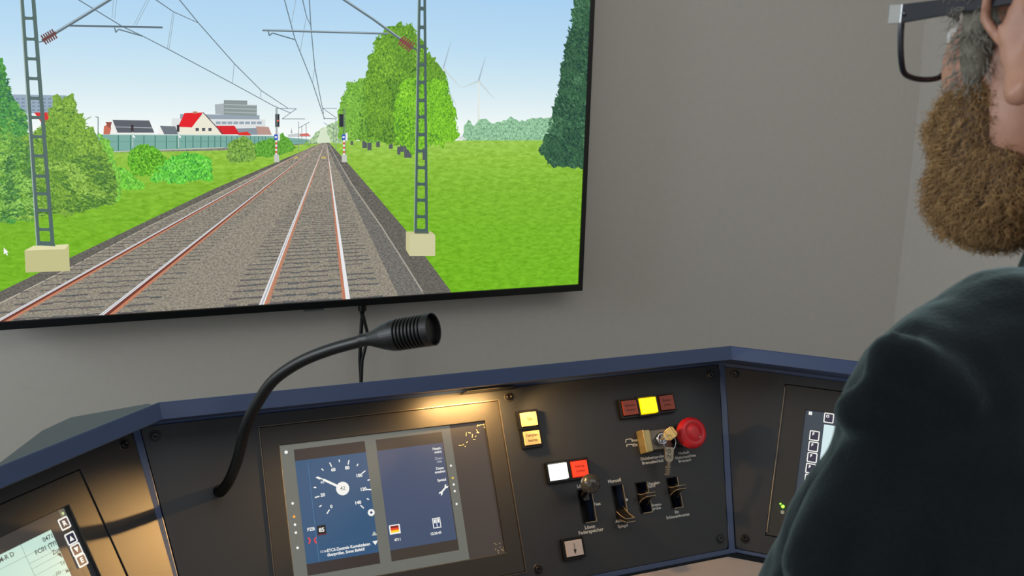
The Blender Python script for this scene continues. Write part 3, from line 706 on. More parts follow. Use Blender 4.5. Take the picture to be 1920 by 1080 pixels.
button(1077.5, 1027.5, .0235, .0200, 'cap_grey', 'ink_dark', [], 'grey square button with a downward arrow')

# ---- rocker switches in their slots
for i, (x0, x1, y0, y1) in enumerate(slots):
    b = MB(); t = .0012
    b.prism([[(x0-t, y0-t), (x1+t, y0-t), (x1+t, y1+t), (x0-t, y1+t)], [(x0, y0), (x0, y1), (x1, y1), (x1, y0)]], 0, .0008)
    b.box(x0, x1, y0, y1, -.020, -.018, 1)
    names = ['parking brake slot with a ball lever', 'mirror switch slot labelled Manuell', 'shunting switch slot labelled Rangierfahrt', 'rail brake switch slot at the far right']
    b.box(x1+t*.2, x1+t, y0-t, y1+t*.2, .0008, .0011, 2); b.box(x0+.003, x1+t, y0-t, y0-t*.2, .0008, .0011, 2)  # pale strips paint the highlights on right and bottom slot edges
    sl = b.build('switch_slot', ['screw_dark', 'black_matte', 'edge_highlight'], con, PM.M, label=names[i])
    cx = (x0+x1)/2
    if i == 0:
        bu, bv = PM.uv(1107, 907, .048); pt = V((bu, bv, .048)); root = V((cx, y1-.010, -.012))
        b = MB(); b.tube([root, root.lerp(pt, .5), pt], [.0042, .0036, .0034], 14, 1); b.ball((0, 0, 0), .0122, 28, T=Matrix.Translation(pt))
        b.box(cx-.0062, cx+.0062, y1-.016, y1-.002, -.012, .003, 1, taper=.002)
        b.build('ball_lever', ['ball_knob', 'toggle_black'], sl, PM.M)
        b = MB(); b.lathe([(.0042, 0), (.0042, .005), (.0036, .007)], PM.M.inverted() @ PM.M @ Matrix.Translation(root), 14); 
    else:
        cy, tip = {1: ((y0+.004), V((0, -.010, .022))), 2: ((y0+y1)/2-.001, V((0, .003, .020))), 3: ((y0+y1)/2+.002, V((0, .003, .020)))}[i]
        hw = (x1-x0)/2-.0008
        b = MB(); prof = [(-.009, -.006), (-.0055, -.001), (-.0030, .006), (-.0022, .016), (.0022, .016), (.0030, .006), (.0055, -.001), (.009, -.006)]
        vs = []
        for sx_ in (-hw, hw):
            for yy, zz in prof:
                k_ = max(0, (zz+.006)/.022); vs.append((cx+sx_*(1-.12*k_), cy+yy+tip.y*k_, zz*1.2+.001))
        n = len(prof); b.faces(vs, [tuple(range(n)), tuple(range(2*n-1, n-1, -1))]+[(k, n+k, n+(k+1) % n, (k+1) % n) for k in range(n)])
        b.build('toggle', 'toggle_black', sl, PM.M, bevel=.0008)
        b = MB()  # bright lines painted in for light reflecting off the toggle edges
        for sg in (-1, 1):
            e = [(cx+hw*(1-.12*max(0, (zz+.006)/.022))+.0002, cy+yy+tip.y*max(0, (zz+.006)/.022), zz*1.2+.001) for yy, zz in (prof[:4] if sg < 0 else prof[4:])]
            b.tube(e, .0006, 6)
            e2 = [(p[0]-2*hw*(1-.12*max(0, ((p[2]-.001)/1.2+.006)/.022))-.0004, p[1], p[2]) for p in e]; b.tube(e2, .0006, 6)
        for yy in (prof[3], prof[4]): k_ = 1; b.tube([(cx-hw*.88, cy+yy[0]+tip.y, .0202), (cx+hw*.88, cy+yy[0]+tip.y, .0202)], .0006, 6)
        b.build('toggle_highlight', 'edge_highlight', sl, PM.M, label='bright painted highlights along the toggle edges')

# ---- emergency stop
eu, ev = PM.uv(1299, 811, .034)
b = MB(); b.lathe([(.0150, 0), (.0150, .004), (.0125, .007), (.0110, .008), (.0110, .026)], None, 32)
es_ = b.build('emergency_stop_button', 'black_plastic', con, PM.at(eu, ev), label='big red mushroom emergency stop button')
b = MB(); b.lathe([(.0120, .016), (.0150, .0195), (.0190, .0235), (.0205, .0275), (.0208, .031), (.0200, .0345), (.0175, .0375), (.0125, .0392), (.0120, .0382), (.0112, .0382), (.0106, .0394), (.004, .0398), (.0002, .0398)], None, 48)
b.build('mushroom_head', 'mushroom_red', es_, PM.at(eu, ev))
b = MB(); b.text('v', .006, -.007, .0393, .005, ext=.0002); b.build('arrow_mark', 'print_white', es_, PM.at(eu, ev))

# ---- key switch with its latch plate
ku, kv = PM.uv(1240, 823, .014)
b = MB(); x0, y0 = PM.uv(1201, 836, .0); x1, y1 = PM.uv(1243, 806, .0)
b.box(.2560, .2915, -.0105, .0165, 0, .010, 0, taper=.0006); b.box(.2490, .2600, -.0125, .0180, 0, .0135, 1, taper=.0010); b.box(.2465, .2500, -.0125, .0180, 0, .017, 1, taper=.0004)
ks = b.build('key_switch', ['frame_metal', 'brushed_brass'], con, PM.M, bevel=.0006, label='brass-coloured latch plate around the key lock')
b = MB(); b.lathe([(.0085, .006), (.0085, .0165), (.0075, .0180), (.0055, .0180), (.0050, .0165), (.0002, .0165)], Matrix.Translation((ku, kv, 0)), 32); b.box(ku-.0007, ku+.0007, kv-.0035, kv+.0035, .0165, .0172, 0)
b.build('lock_cylinder', 'chrome', ks, PM.M)

# keys (loose things on the ring)
def pw(px, py, w): u, v = PM.uv(px, py, w); return V((u, v, w))
k1 = thing('key', (0, 0, 0), 'brass-lit key stuck in the lock with its flat bow turned', 'key', 'keys on the lock ring', M=PM.at(ku, kv, .018))
b = MB(); a = pw(1240, 823, .018); h0, h1 = pw(1246, 822, .026), pw(1266, 806, .040)
b.tube([a, a.lerp(h0, 1)], .0016, 8)
d = (h1-h0).normalized(); s_ = d.cross(V((0, .3, 1))).normalized(); n_ = d.cross(s_).normalized()
def slab(b, a, c, s_, n_, w0, w1, th, mat=0):
    vs = [a-s_*w0-n_*th, a+s_*w0-n_*th, c+s_*w1-n_*th, c-s_*w1-n_*th, a-s_*w0+n_*th, a+s_*w0+n_*th, c+s_*w1+n_*th, c-s_*w1+n_*th]
    b.faces(vs, [(0, 1, 2, 3), (7, 6, 5, 4), (0, 4, 5, 1), (1, 5, 6, 2), (2, 6, 7, 3), (3, 7, 4, 0)], mat)
slab(b, h0, h0.lerp(h1, .3), s_, n_, .003, .0075, .0012); slab(b, h0.lerp(h1, .3), h0.lerp(h1, .85), s_, n_, .0075, .0075, .0012); slab(b, h0.lerp(h1, .85), h1, s_, n_, .0075, .005, .0012)
bow = b.build('key_bow', 'brushed_brass', k1, PM.M, bevel=.0005)
k2 = thing('key', (0, 0, 0), 'steel key hanging from the ring below the lock, stamped bow upward', 'key', 'keys on the lock ring', M=PM.M @ Matrix.Translation(pw(1255, 845, .03)))
b = MB(); A = pw(1254.5, 839, .030); B_ = pw(1254, 866, .026); d = (B_-A).normalized(); s_ = V((1, 0, 0)); s_ = (s_-d*s_.dot(d)).normalized(); n_ = d.cross(s_)
slab(b, A, A.lerp(B_, .12), s_, n_, .0055, .0068, .0011); slab(b, A.lerp(B_, .12), A.lerp(B_, .85), s_, n_, .0068, .0062, .0011); slab(b, A.lerp(B_, .85), B_, s_, n_, .0062, .0035, .0011)
b.build('key_bow', 'key_steel', k2, PM.M, bevel=.0004)
b = MB(); Cc = pw(1251, 891, .018); slab(b, B_, Cc, s_, n_, .0026, .0018, .0009)
for t in (.35, .55, .72, .9): q = B_.lerp(Cc, t); slab(b, q, B_.lerp(Cc, t+.07), s_, n_, .0036, .0040, .0009)
b.build('key_blade', 'key_steel', k2, PM.M, bevel=.0003)
b = MB(); c_ = A.lerp(B_, .3)+n_*.0012
for i, (ch, t) in enumerate((('O', .25), ('Z', .62))):
    q = A.lerp(B_, t); g = MB(); g.text(ch, 0, 0, 0, .0075, ang=rad(80)); M3 = Matrix((s_, -d, s_.cross(-d))).transposed(); sgn = 1 if s_.cross(-d).z > 0 else -1
    b.faces([q+M3 @ V(v_)+(n_*.00125*(1 if n_.z > 0 else -1)) for v_ in g.v], g.f)
b.build('key_stamp', 'ink_dark', k2, PM.M)
def ringmb(cpx, cpy, w, r, th, tilt):
    b = MB(); c = pw(cpx, cpy, w); n = 32; rings = []
    Rm = Matrix.Rotation(tilt[0], 3, 'X') @ Matrix.Rotation(tilt[1], 3, 'Y')
    for i in range(n+1):
        a = 2*pi*i/n; rings.append([c+Rm @ V(((r+th*cos(2*pi*j/8))*cos(a), (r+th*cos(2*pi*j/8))*sin(a), th*sin(2*pi*j/8))) for j in range(8)])
    b.ringsurf(rings, caps=False); return b
kr = ringmb(1256, 830.5, .032, .0105, .0006, (.25, .2)).build('key_ring', 'chrome', None, PM.M)
tag(kr, 'thin round split ring joining the two keys at the lock', 'key ring')
kr2 = ringmb(1277, 819, .018, .0175, .0005, (-.3, .9)).build('key_ring', 'chrome', None, PM.M)
tag(kr2, 'wider thin wire ring curving behind the red emergency button', 'key ring')

# ---- reading lamp tucked under the hood
lc = PM.p(.052, .090, .030)
lamp = thing('hood_lamp', lc, 'small warm reading lamp under the console hood above the middle display', 'lamp', M=PM.at(.055, .0905, .02))
b = MB(); b.box(-.045, .020, .0005, .0030, -.014, .006, 0); b.build('lamp_housing', 'black_plastic', lamp, PM.at(.055, .0905, .018), bevel=.001)
def spot(name, loc, target, power, size, blend, col, rad_=.004):
    l = bpy.data.lights.new(name, 'SPOT'); l.energy = power; l.spot_size = rad(size); l.spot_blend = blend; l.color = col; l.shadow_soft_size = rad_
    o = bpy.data.objects.new(name, l); COL.objects.link(o); o.location = loc; o.rotation_euler = (V(target)-V(loc)).to_track_quat('-Z', 'Y').to_euler(); return o
WARM = (1, .56, .19)
lw = area('lamp_strip', PM.p(.012, .088, .036), PM.p(.012, .030, .012), .085, .010, .68, WARM)
spot('lamp_left', PM.p(.040, .079, .034), PL.p(-.05, -.15, 0), 19, 34, 1.0, WARM, .005)
spot('lamp_right', PM.p(.055, .079, .034), PM.p(.33, -.02, 0), 1.3, 80, .6, WARM, .006)

# ------------------------------------------------------------------ displays
class Flat:
    def __init__(s): s.b = MB(); s.z = 0
    def R(s, x0, x1, y0, y1, col): s.b.box(x0/1000, x1/1000, y0/1000, y1/1000, s.z-.00005, s.z, 0, lin(col))
    def Pg(s, pts, col): s.b.prism([[(p[0]/1000, p[1]/1000) for p in pts]], s.z-.00003, s.z, 0, lin(col))
    def T(s, t, x, y, h, col, **k): s.b.text(t, x/1000, y/1000, s.z, h/1000, 0, lin(col), ext=.00003, **k)
    def Ln(s, a, c, w, col):
        a, c = V(a), V(c); n = (c-a).normalized(); n = V((-n.y, n.x))*w/2; s.Pg([tuple(a-n), tuple(c-n), tuple(c+n), tuple(a+n)], col)
    def D(s, x, y, r, col, n=20): s.Pg([(x+r*cos(2*pi*i/n), y+r*sin(2*pi*i/n)) for i in range(n)], col)
    def box_outline(s, x, y, w, h, t, col, inner):
        s.b.prism([[(p[0]/1000, p[1]/1000) for p in rounded(rect(x-w/2, x+w/2, y-h/2, y+h/2), 1.6, 3)]], s.z-.00003, s.z, 0, lin(col)); s.up()
        s.b.prism([[(p[0]/1000, p[1]/1000) for p in rounded(rect(x-w/2+t, x+w/2-t, y-h/2+t, y+h/2-t), .8, 3)]], s.z-.00003, s.z, 0, lin(inner))
    def up(s): s.z += .00012
WH = (240, 240, 235)
# middle
dm = thing('driver_display', (0, 0, 0), 'middle console display with a white speedometer on blue', 'display', M=PM.at(-.09, -.0264, -.004))
b = MB(); b.prism([[(-.2385, -.1322), (.0590, -.1322), (.0590, .0794), (-.2385, .0794)], [(-.2175, -.1062), (-.2175, .0563), (.0378, .0563), (.0378, -.1062)]], -.009, -.0012)
b.build('display_bezel', 'bezel_black', dm, PM.M, bevel=.0008)
b = MB(); b.prism([[(-.2395, -.1332), (.0600, -.1332), (.0600, .0804), (-.2395, .0804)], [(-.2388, -.1325), (-.2388, .0797), (.0593, .0797), (.0593, -.1325)]], -.002, .0006)
b.build('display_rim', 'frame_metal', dm, PM.M)
f = Flat()
f.R(-219, 39, -107.5, 57.5, (66, 58, 54)); f.up()  # brownish glow paints reflected lamp haze on the blank screen part
f.R(-219, -8, -107.5, 57.5, (104, 106, 99)); f.up()
f.R(-201.5, -117, -93.3, 49.8, (52, 43, 40)); f.R(-103.3, -19.3, -93.5, 49.6, (60, 53, 46)); f.up()
f.R(-201.5, -117, -80.5, 36.5, (46, 82, 118)); f.R(-103.3, -20.6, -80.8, 36.2, (64, 78, 106)); f.up()
f.R(-187.4, -187, -80, 33, (84, 130, 170)); f.R(-172, -135, -62, -61.6, (60, 96, 134)); f.R(-187, -117, -70, -69.7, (60, 98, 136)); f.R(-103, -20, -58, -57.7, (50, 66, 100))
for v, c in ((-3, WH), (-18, (250, 170, 60)), (-27, WH), (-36, WH), (-53, WH)): f.D(-209.5, v-8, 1.5, c, 12)
for v, c in ((12, WH), (-3, (230, 190, 90)), (-11, WH), (-19, WH), (-34.5, WH)): f.D(-14, v-5, 1.4, c, 12)
f.D(-210.5, 48, 2, WH, 10)
# speedometer
hx, hy = PM.uv(642.5, 916, -.006); hx *= 1000; hy *= 1000
f.D(hx, hy, 7.8, WH, 32)
for i in range(15):
    a = rad(-140+20*i); mj = i % 2 == 0
    r0, r1 = (28.5 if mj else 31), 34
    f.Ln((hx+sin(a)*r0, hy+cos(a)*r0), (hx+sin(a)*r1, hy+cos(a)*r1), 1.3, WH)
    if mj and i != 4: f.T(str(i*10), hx+sin(a)*24.5, hy+cos(a)*24.5, 5.2, WH, bold=.0002)
a = rad(-58); dx, dy = sin(a), cos(a); f.Ln((hx+dx*6, hy+dy*6), (hx+dx*25, hy+dy*25), 2.6, WH); f.Ln((hx+dx*24, hy+dy*24), (hx+dx*33, hy+dy*33), 1.2, WH); f.T('40', hx+sin(rad(-62))*26, hy+cos(rad(-62))*26-2, 4.5, WH)
def g(px, py): u, v = PM.uv(px, py, -.006); return u*1000, v*1000
x, y = g(696, 961); f.D(x, y, 4.1, WH, 24); f.up(); f.Pg([(x-1.9, y), (x, y-1.9), (x+1.9, y), (x, y+1.9)], (40, 70, 110)); f.T('42', hx, hy, 6.2, (50, 50, 50))
x, y = g(583, 992.5); f.T('PZB', x, y, 5, WH, bold=.00015)
x, y = g(603, 994); f.R(x-5, x+5, y-5.5, y+5.5, (10, 12, 18)); f.up(); f.T('85', x, y, 6.5, WH, bold=.0002); f.R(x-4.6, x+4.6, y-5.2, y-4.3, (120, 30, 40))
for px_, sg in ((580.5, 1), (590.5, -1)):
    x, y = g(px_, 1013.5); f.Ln((x-1.3*sg, y+3.4), (x+.7*sg, y), 1.5, (230, 60, 60)); f.Ln((x-1.3*sg, y-3.4), (x+.7*sg, y), 1.5, (230, 60, 60))
x, y = g(601, 1035); f.T('12:36', x-1, y, 3.6, WH, align='LEFT'); x, y = g(613, 1033); f.T('ETCS-Zentrale Kontaktdaten', x, y, 4.6, WH, align='LEFT', bold=.00012, sx=.93); x, y = g(613.5, 1041); f.T('überprüfen. Sonst Befehl!', x, y, 4.6, WH, align='LEFT', bold=.00012, sx=.93)
x, y = g(701.5, 1000); f.Pg([(x-3.2, y-2.4), (x+3.2, y-2.4), (x, y+2.6)], (180, 184, 178)); x, y = g(703.5, 1018); f.Pg([(x+3.2, y+2.4), (x-3.2, y+2.4), (x, y-2.6)], WH)
for px_, py_, s_, c in ((819, 841, 'Haupt-', WH), (821, 847.5, 'menü', WH), (822.5, 859.5, 'Over-', (170, 174, 180)), (823.5, 865.5, 'ride', (170, 174, 180)), (824.5, 878, 'Daten', WH), (825, 884.5, 'ansehen', WH), (828, 900, 'Spezial', WH), (817, 1000, '12:36:43', WH), (745.5, 1012, '4711', WH)):
    x, y = g(px_, py_); f.T(s_, x, y, 4.3, c, bold=.0001, sx=.95)
x0, y0 = g(827, 924); x1, y1 = g(836, 913); f.Ln((x0, y0), (x1, y1), 2.0, WH); f.D(x0-.6, y0-.8, 2.4, WH, 12); f.D(x1+.6, y1+.8, 2.4, WH, 12); f.up(); f.D(x0-1.6, y0-1.8, 1.3, (62, 78, 112), 10); f.D(x1+1.6, y1+1.8, 1.3, (62, 78, 112), 10)
x, y = g(740, 992.5); f.R(x-6.6, x+6.6, y-5.4, y+5.4, WH); f.up()
for i, c in enumerate(((130, 20, 20), (236, 70, 30), (255, 215, 30))): f.R(x-5, x+5, y+1.6-i*2.6, y+4.2-i*2.6, c)
x, y = g(818.5, 980.5); f.R(x-5, x+5, y-6, y+6, WH); f.up(); f.R(x-4, x-.4, y-5, y+5, (50, 70, 110)); f.R(x+.4, x+4, y-5, y+5, (50, 70, 110)); f.up(); f.R(x-3.4, x-1, y, y+4.4, WH); f.R(x+1, x+3.4, y, y+4.4, WH)
f.b.build('screen', 'dmi_plain', dm, PM.at(0, 0, -.0062))
# scratches of old adhesive at the screen corners
b = MB(); rs = random.Random(5)
for cx, cy, n in ((886, 815, 5), (905, 802, 7), (942, 1024, 12), (871, 826, 4)):
    b = MB()
    for i in range(n):
        x, y = cx+rs.uniform(-9, 9), cy+rs.uniform(-9, 9); a = rs.uniform(0, 6); l = rs.uniform(2, 7); seg(PM, b, (x, y), (x+l*cos(a), y+l*sin(a)), .0005, -.0058)
    b.build('adhesive_mark', 'scratch', dm, PM.M)

# left
dl = thing('driver_display', (0, 0, 0), 'left console display with a pale green timetable page and white key symbols', 'display', M=PL.at(-.22, -.12, -.004))
b = MB(); b.prism([[(-.355, -.2315), (-.0880, -.2315), (-.0880, -.0162), (-.355, -.0162)], [(-.331, -.207), (-.331, -.0440), (-.1158, -.0440), (-.1158, -.207)]], -.010, -.0012); b.build('display_bezel', 'bezel_black', dl, PL.M, bevel=.0008)
f = Flat(); f.R(-333, -115, -208, -43, (22, 24, 27)); f.up(); f.R(-333, -122, -208, -44.5, (58, 54, 52)); f.up(); f.R(-128, -115, -208, -56, (30, 33, 36))
f.up(); f.R(-126, -119, -54, -45, (96, 98, 86)); f.up(); f.D(-122.3, -49.5, 1.6, (190, 210, 150), 10)
f.R(-333, -142, -108.5, -58.6, (196, 226, 212)); f.up()
GR = (96, 120, 112); INK = (56, 62, 64)
for v in (-70.6,): f.R(-333, -142, v-.3, v, GR)
for v in (-78.5, -84, -91, -99.5): f.R(-177, -142, v-.3, v, GR)
f.R(-177.3, -177, -108.5, -58.6, GR); f.R(-160, -159.7, -108.5, -99.5, GR)
def gl(px, py): u, v = PL.uv(px, py, -.006); return u*1000, v*1000
for px_, py_, s_, h_ in ((101, 1003, '04711', 6.2), (106, 1017, 'FC01 (Tf1)', 6.2), (111, 1030.5, 'Zusi', 6.2), (116, 1056.5, 'Tg', 5), (133, 1067, 'Menü', 4.2)):
    x, y = gl(px_, py_); f.T(s_, x+ (2 if px_ < 115 else 3), y, h_, INK, align='RIGHT', bold=.0001)
x, y = gl(26, 1038); f.T('M-R D', x, y, 6.2, INK, align='RIGHT', bold=.0001); x, y = gl(109, 1075); f.T('ZD', x, y, 4.6, INK)
f.Pg([(-147, -82.5), (-142.6, -82.5), (-142.6, -88.5)], INK)
for px_, py_, k_ in ((120.5, 981.5, 'R'), (132.5, 1009.5, 'u'), (142.5, 1031, 'd'), (152, 1051, 'E')):
    x, y = gl(px_, py_); f.box_outline(x, y, 12, 12.2, 1.5, WH, (34, 34, 60)); f.up()
    if k_ == 'u': f.Pg([(x-2.6, y-2.6), (x+2.6, y-2.6), (x, y+2.8)], WH)
    elif k_ == 'd': f.Pg([(x+2.6, y+2.6), (x-2.6, y+2.6), (x, y-2.8)], WH)
    else: f.T(k_, x, y, 7, WH, bold=.0003)
f.b.build('screen', 'dmi_plain', dl, PL.at(0, 0, -.0062))

# right
dr = thing('driver_display', (0, 0, 0), 'right console display half hidden by the driver, with a column of white key symbols', 'display', M=PR.at(.22, -.12, -.004))
b = MB(); b.prism([[(.0900, -.2195), (.361, -.2195), (.361, -.0155), (.0900, -.0155)], [(.1205, -.190), (.1205, -.0458), (.335, -.0458), (.335, -.190)]], -.010, -.0012); b.build('display_bezel', 'bezel_black', dr, PR.M, bevel=.0008)
b = MB(); b.tube([PR.p(.0902, -.0195, -.0006), PR.p(.0908, -.216, -.0006)], .0011, 8); b.build('edge_glint', 'frame_metal', dr)  # bright line painted in for the highlight on the lit inner edge
f = Flat(); f.R(120, 336, -191, -45, (58, 66, 76)); f.up()
def gr(px, py): u, v = PR.uv(px, py, -.006); return u*1000, v*1000
f.R(146, 330, -180, -62, (210, 232, 234)); x, y = gr(1519.5, 774.8); f.R(x-2.2, x+2.2, y-2.2, y+2.2, WH)
for px_, py_, k_ in ((1554, 783.8, 'O'), (1527, 817, 'F'), (1525, 837.5, 'F'), (1522.7, 858, 'F'), (1520, 878.5, 'F'), (1518, 899, 'F')):
    x, y = gr(px_, py_); f.box_outline(x, y, 13, 13.5, 1.4, WH, (50, 46, 66)); f.up(); f.T(k_, x-1.6, y+2, 5, WH, bold=.0003)
f.b.build('screen', 'dmi_plain', dr, PR.at(0, 0, -.0062))
b = MB(); x, y = gr(1468.5, 950.5); b.ball((x/1000, y/1000, .0008), .0022, 12); b.ball((x/1000-.0035, y/1000+.003, .0006), .0012, 8); b.build('status_light', 'led_green', dr, PR.M, label='glowing green light')
b = MB(); x, y = gr(1467.5, 961); b.lathe([(.0024, -.001), (.0024, -.0008), (.0018, -.0008), (.0018, -.001)], Matrix.Translation((x/1000, y/1000, 0)), 16); b.build('power_symbol', 'print_white', dr, PR.M)

# ------------------------------------------------------------------ gooseneck microphone
mic = thing('gooseneck_microphone', (0, 0, 0), 'black gooseneck microphone curving up from the console left of the speedometer display', 'microphone', M=PM.at(-.2894, .0134, 0))
mp = [(455, 822), (465, 790), (482, 757), (512, 714), (560, 680), (618, 656), (686, 637)]
base_p = hit(411, 921, PM.O, PM.N); d1 = .93
first = [hit(x, y, PM.O+PM.N*w, PM.N) for x, y, w in ((411, 921, -.002), (412, 922.5, .016), (417, 919, .042), (431, 899, .068), (446, 860, .090))]
d0 = (hit(455, 822, PM.O+PM.N*.108, PM.N)-CAM).dot(CF)
acc = [0]
for i in range(1, len(mp)): acc.append(acc[-1]+math.dist(mp[i], mp[i-1]))
ctrl = first+[W(p[0], p[1], d0+(d1-d0)*a_/acc[-1]) for p, a_ in zip(mp, acc)]
def crom(P, n):
    out = []; Q = [P[0]*2-P[1]]+P+[P[-1]*2-P[-2]]
    for i in range(1, len(Q)-2):
        for k in range(n):
            t = k/n; a, b_, c, d = Q[i-1], Q[i], Q[i+1], Q[i+2]
            out.append(.5*((2*b_)+(c-a)*t+(2*a-5*b_+4*c-d)*t*t+(3*b_-a-3*c+d)*t**3))
    out.append(P[-1]); return out
cc = crom(ctrl, 36)
b = MB(); b.tube(cc, [.0056+(.0003 if i % 2 else -.0003) for i in range(len(cc))], 16); b.build('gooseneck', 'mic_black', mic)
b = MB(); b.lathe([(.0068, 0), (.0068, .003), (.0060, .006), (.0056, .007)], None, 24); b.build('neck_collar', 'mic_black', mic, PM.at(-.2894, .0134, 0))
m0 = ctrl[-1]; m1 = W(801, 619, .905); d = (m1-m0).normalized(); Lm = (m1-m0).length
Q = d.to_track_quat('Z', 'Y').to_matrix().to_4x4()
MT = Matrix.Translation(m0) @ Q
L_ = Lm; prof = [(.0058, -.006), (.0064, .004), (.0120, .020), (.0143, .029)]
z = .036
prof.append((.0147, z-.001))
for i in range(8):
    prof += [(.0147, z), (.0128, z+.0004), (.0128, z+.0017), (.0147, z+.0021)]; z += .0037
prof += [(.0148, z+.004), (.0140, z+.0045), (.0140, z+.0052), (.0150, z+.0056), (.0150, L_-.001), (.0138, L_+.001), (.0002, L_+.0016)]
b = MB(); b.lathe(prof, None, 40, smooth=False); b.build('microphone_head', 'mic_black', mic, MT)

# ------------------------------------------------------------------ desk surface in front of the console
zd = zb-.003
fr = [corner(LC, hL, hM, ob+.002), corner(RC, hM, hR, ob+.002)]
q = [(LFAR+hL*(ob-.0)), fr[0], fr[1], RFAR+hR*(ob-.0)]
front = [(1.25, .62), (1.05, .50), (-.25, .50), (-.45, .64)]
b = MB(); poly = [(p.x, p.y) for p in q]+front
poly = list(reversed(poly)); b.prism([poly], zd-.028, zd)
dk = thing('desk', (0.4, .8, 0), 'pale smooth desk surface at the foot of the console', 'desk')
b.build('desk_top', 'desk', dk, bevel=.003)
b = MB(); b.box(-.30, -.27, .60, .95, 0, zd-.028); b.build('desk_leg', 'console_shell', dk)
b = MB(); b.box(1.02, 1.05, .60, .95, 0, zd-.028); b.build('desk_leg', 'console_shell', dk)

# ------------------------------------------------------------------ the person
def az(a): return V((sin(rad(a)), cos(rad(a)), 0))
HA = 0; Fh, Rh, Zh = az(HA), az(HA+90), V((0, 0, 1))
HO = W(1905, 92, .60)+Rh*.072
def H(x, y, z): return HO+Rh*x+Fh*y+Zh*z
HM = Matrix(((Rh.x, Fh.x, 0, HO.x), (Rh.y, Fh.y, 0, HO.y), (0, 0, 1, HO.z), (0, 0, 0, 1)))
person = thing('person', (0, 0, 0), 'bearded person in a dark fleece and glasses, seen from behind on the right', 'person', M=Matrix.Translation((HO.x, HO.y-.1, 0)))
JL = W(1748, 748, .555); NB = W(2120, 640, .625)
rb = V((NB.x-JL.x, NB.y-JL.y, 0)); rb.normalize(); fb = V((-rb.y, rb.x, 0))
JR = NB+(NB-JL)*1.0; JR.z = JL.z
def cone(b, p0, r0, p1, r1, n=20, k=10):
    p0, p1 = V(p0), V(p1); pts = []; rs_ = []; L = (p1-p0).length; d = (p1-p0)/max(L, 1e-6)
    for i in range(5): a = pi/2*(1-i/4); pts.append(p0-d*r0*sin(a)); rs_.append(max(.0002, r0*cos(a)))
    for i in range(1, k): t = i/k; pts.append(p0.lerp(p1, t)); rs_.append(r0+(r1-r0)*t)
    for i in range(5): a = pi/2*i/4; pts.append(p1+d*r1*sin(a)); rs_.append(max(.0002, r1*cos(a)))
    b.tube(pts, rs_, n)
def remesh(o, vox, smooth=6, fac=.5):
    m = o.modifiers.new('remesh', 'REMESH'); m.mode = 'VOXEL'; m.voxel_size = vox; m.use_smooth_shade = True
    s_ = o.modifiers.new('smooth', 'SMOOTH'); s_.factor = fac; s_.iterations = smooth
b = MB()
def hb(c, r, rot=None): b.ball(H(*c), r, 24, rot=(HM.to_3x3() @ rot) if rot is not None else HM.to_3x3())
hb((0, -.018, .050), (.074, .096, .084)); hb((0, .020, .045), (.068, .070, .066)); hb((0, .030, -.020), (.061, .060, .082)); hb((0, .028, -.065), (.056, .058, .045))
hb((0, .064, -.090), (.026, .020, .020)); hb((-.044, .050, -.010), (.021, .026, .034)); hb((.044, .050, -.010), (.021, .026, .034)); hb((0, .078, .035), (.046, .016, .012))
hb((0, .080, -.060), (.026, .014, .016))
cone(b, H(0, .088, .022), .008, H(0, .108, -.018), .012); hb((-.010, .100, -.024), .008); hb((.010, .100, -.024), .008)
cone(b, H(-.016, .092, -.063), .0045, H(.016, .092, -.063), .0045)
cone(b, H(0, -.030, -.030), .056, H(0, -.045, -.14), .060); cone(b, H(0, -.045, -.14), .060, NB+V((0, 0, -.06)), .075)
hb((-.050, .030, -.040), (.014, .034, .036)); hb((.050, .030, -.040), (.014, .034, .036))
for s_ in (-1, 1):
    def E(y, z, x): return H(s_*x, y, z)
    hl = [(.010, .004, .073), (.022, .018, .076), (.018, .036, .080), (-.002, .043, .085), (-.018, .043, .090), (-.030, .034, .094), (-.034, .018, .094), (-.031, .002, .090), (-.024, -.014, .085), (-.015, -.026, .081)]
    for i in range(len(hl)-1): cone(b, E(*hl[i]), .0040, E(*hl[i+1]), .0040, 10, 3)
    cone(b, E(-.012, -.026, .080), .0085, E(-.006, -.016, .078), .006, 12, 4)
    an = [(-.014, .030, .082), (-.023, .014, .084), (-.020, .000, .082), (-.012, -.010, .080), (-.002, -.010, .077)]
    for i in range(len(an)-1): cone(b, E(*an[i]), .0032, E(*an[i+1]), .0032, 10, 3)
    cone(b, E(.004, .006, .074), .005, E(.004, -.006, .074), .005, 10, 3)       # tragus
    rot = Matrix.Rotation(s_*rad(-22), 3, 'Z'); b.ball(H(s_*.076, -.014, .008), (.0035, .022, .030), 16, rot=HM.to_3x3() @ rot)
# arms and hands under the sleeves
EL = W(1425, 1385, .675); ER = JR+(EL-JL); ER = ER+rb*.05
def hand(b, wr, d, side, dn):
    d = d.normalized(); s_ = d.cross(V((0, 0, 1))).normalized()*side; u = s_.cross(d).normalized(); u = u if u.z > 0 else -u
    pc_ = wr+d*.045; R3 = Matrix((s_, d, u)).transposed(); b.ball(pc_, (.040, .052, .014), 18, rot=R3)
    for i, (o_, L_, bend) in enumerate(((-.030, .068, .20), (-.010, .078, .18), (.011, .072, .22), (.030, .058, .28))):
        p = pc_+s_*o_+d*.042; a = .10
        for k, sh in enumerate((.45, .32, .23)):
            e = p+(d*cos(a)-u*sin(a))*L_*sh+s_*o_*.1; cone(b, p, .0088-.0008*k, e, .0082-.0008*k, 12, 3); p = e; a += bend+.12*k
    p = wr+d*.02-s_*.028; a1 = p+(d*.6-s_*.7).normalized()*.035; a2 = a1+(d*.85-s_*.35-u*.1).normalized()*.030
    cone(b, p, .012, a1, .0105, 12, 3); cone(b, a1, .0105, a2, .0088, 12, 3)
fd = az(-8)
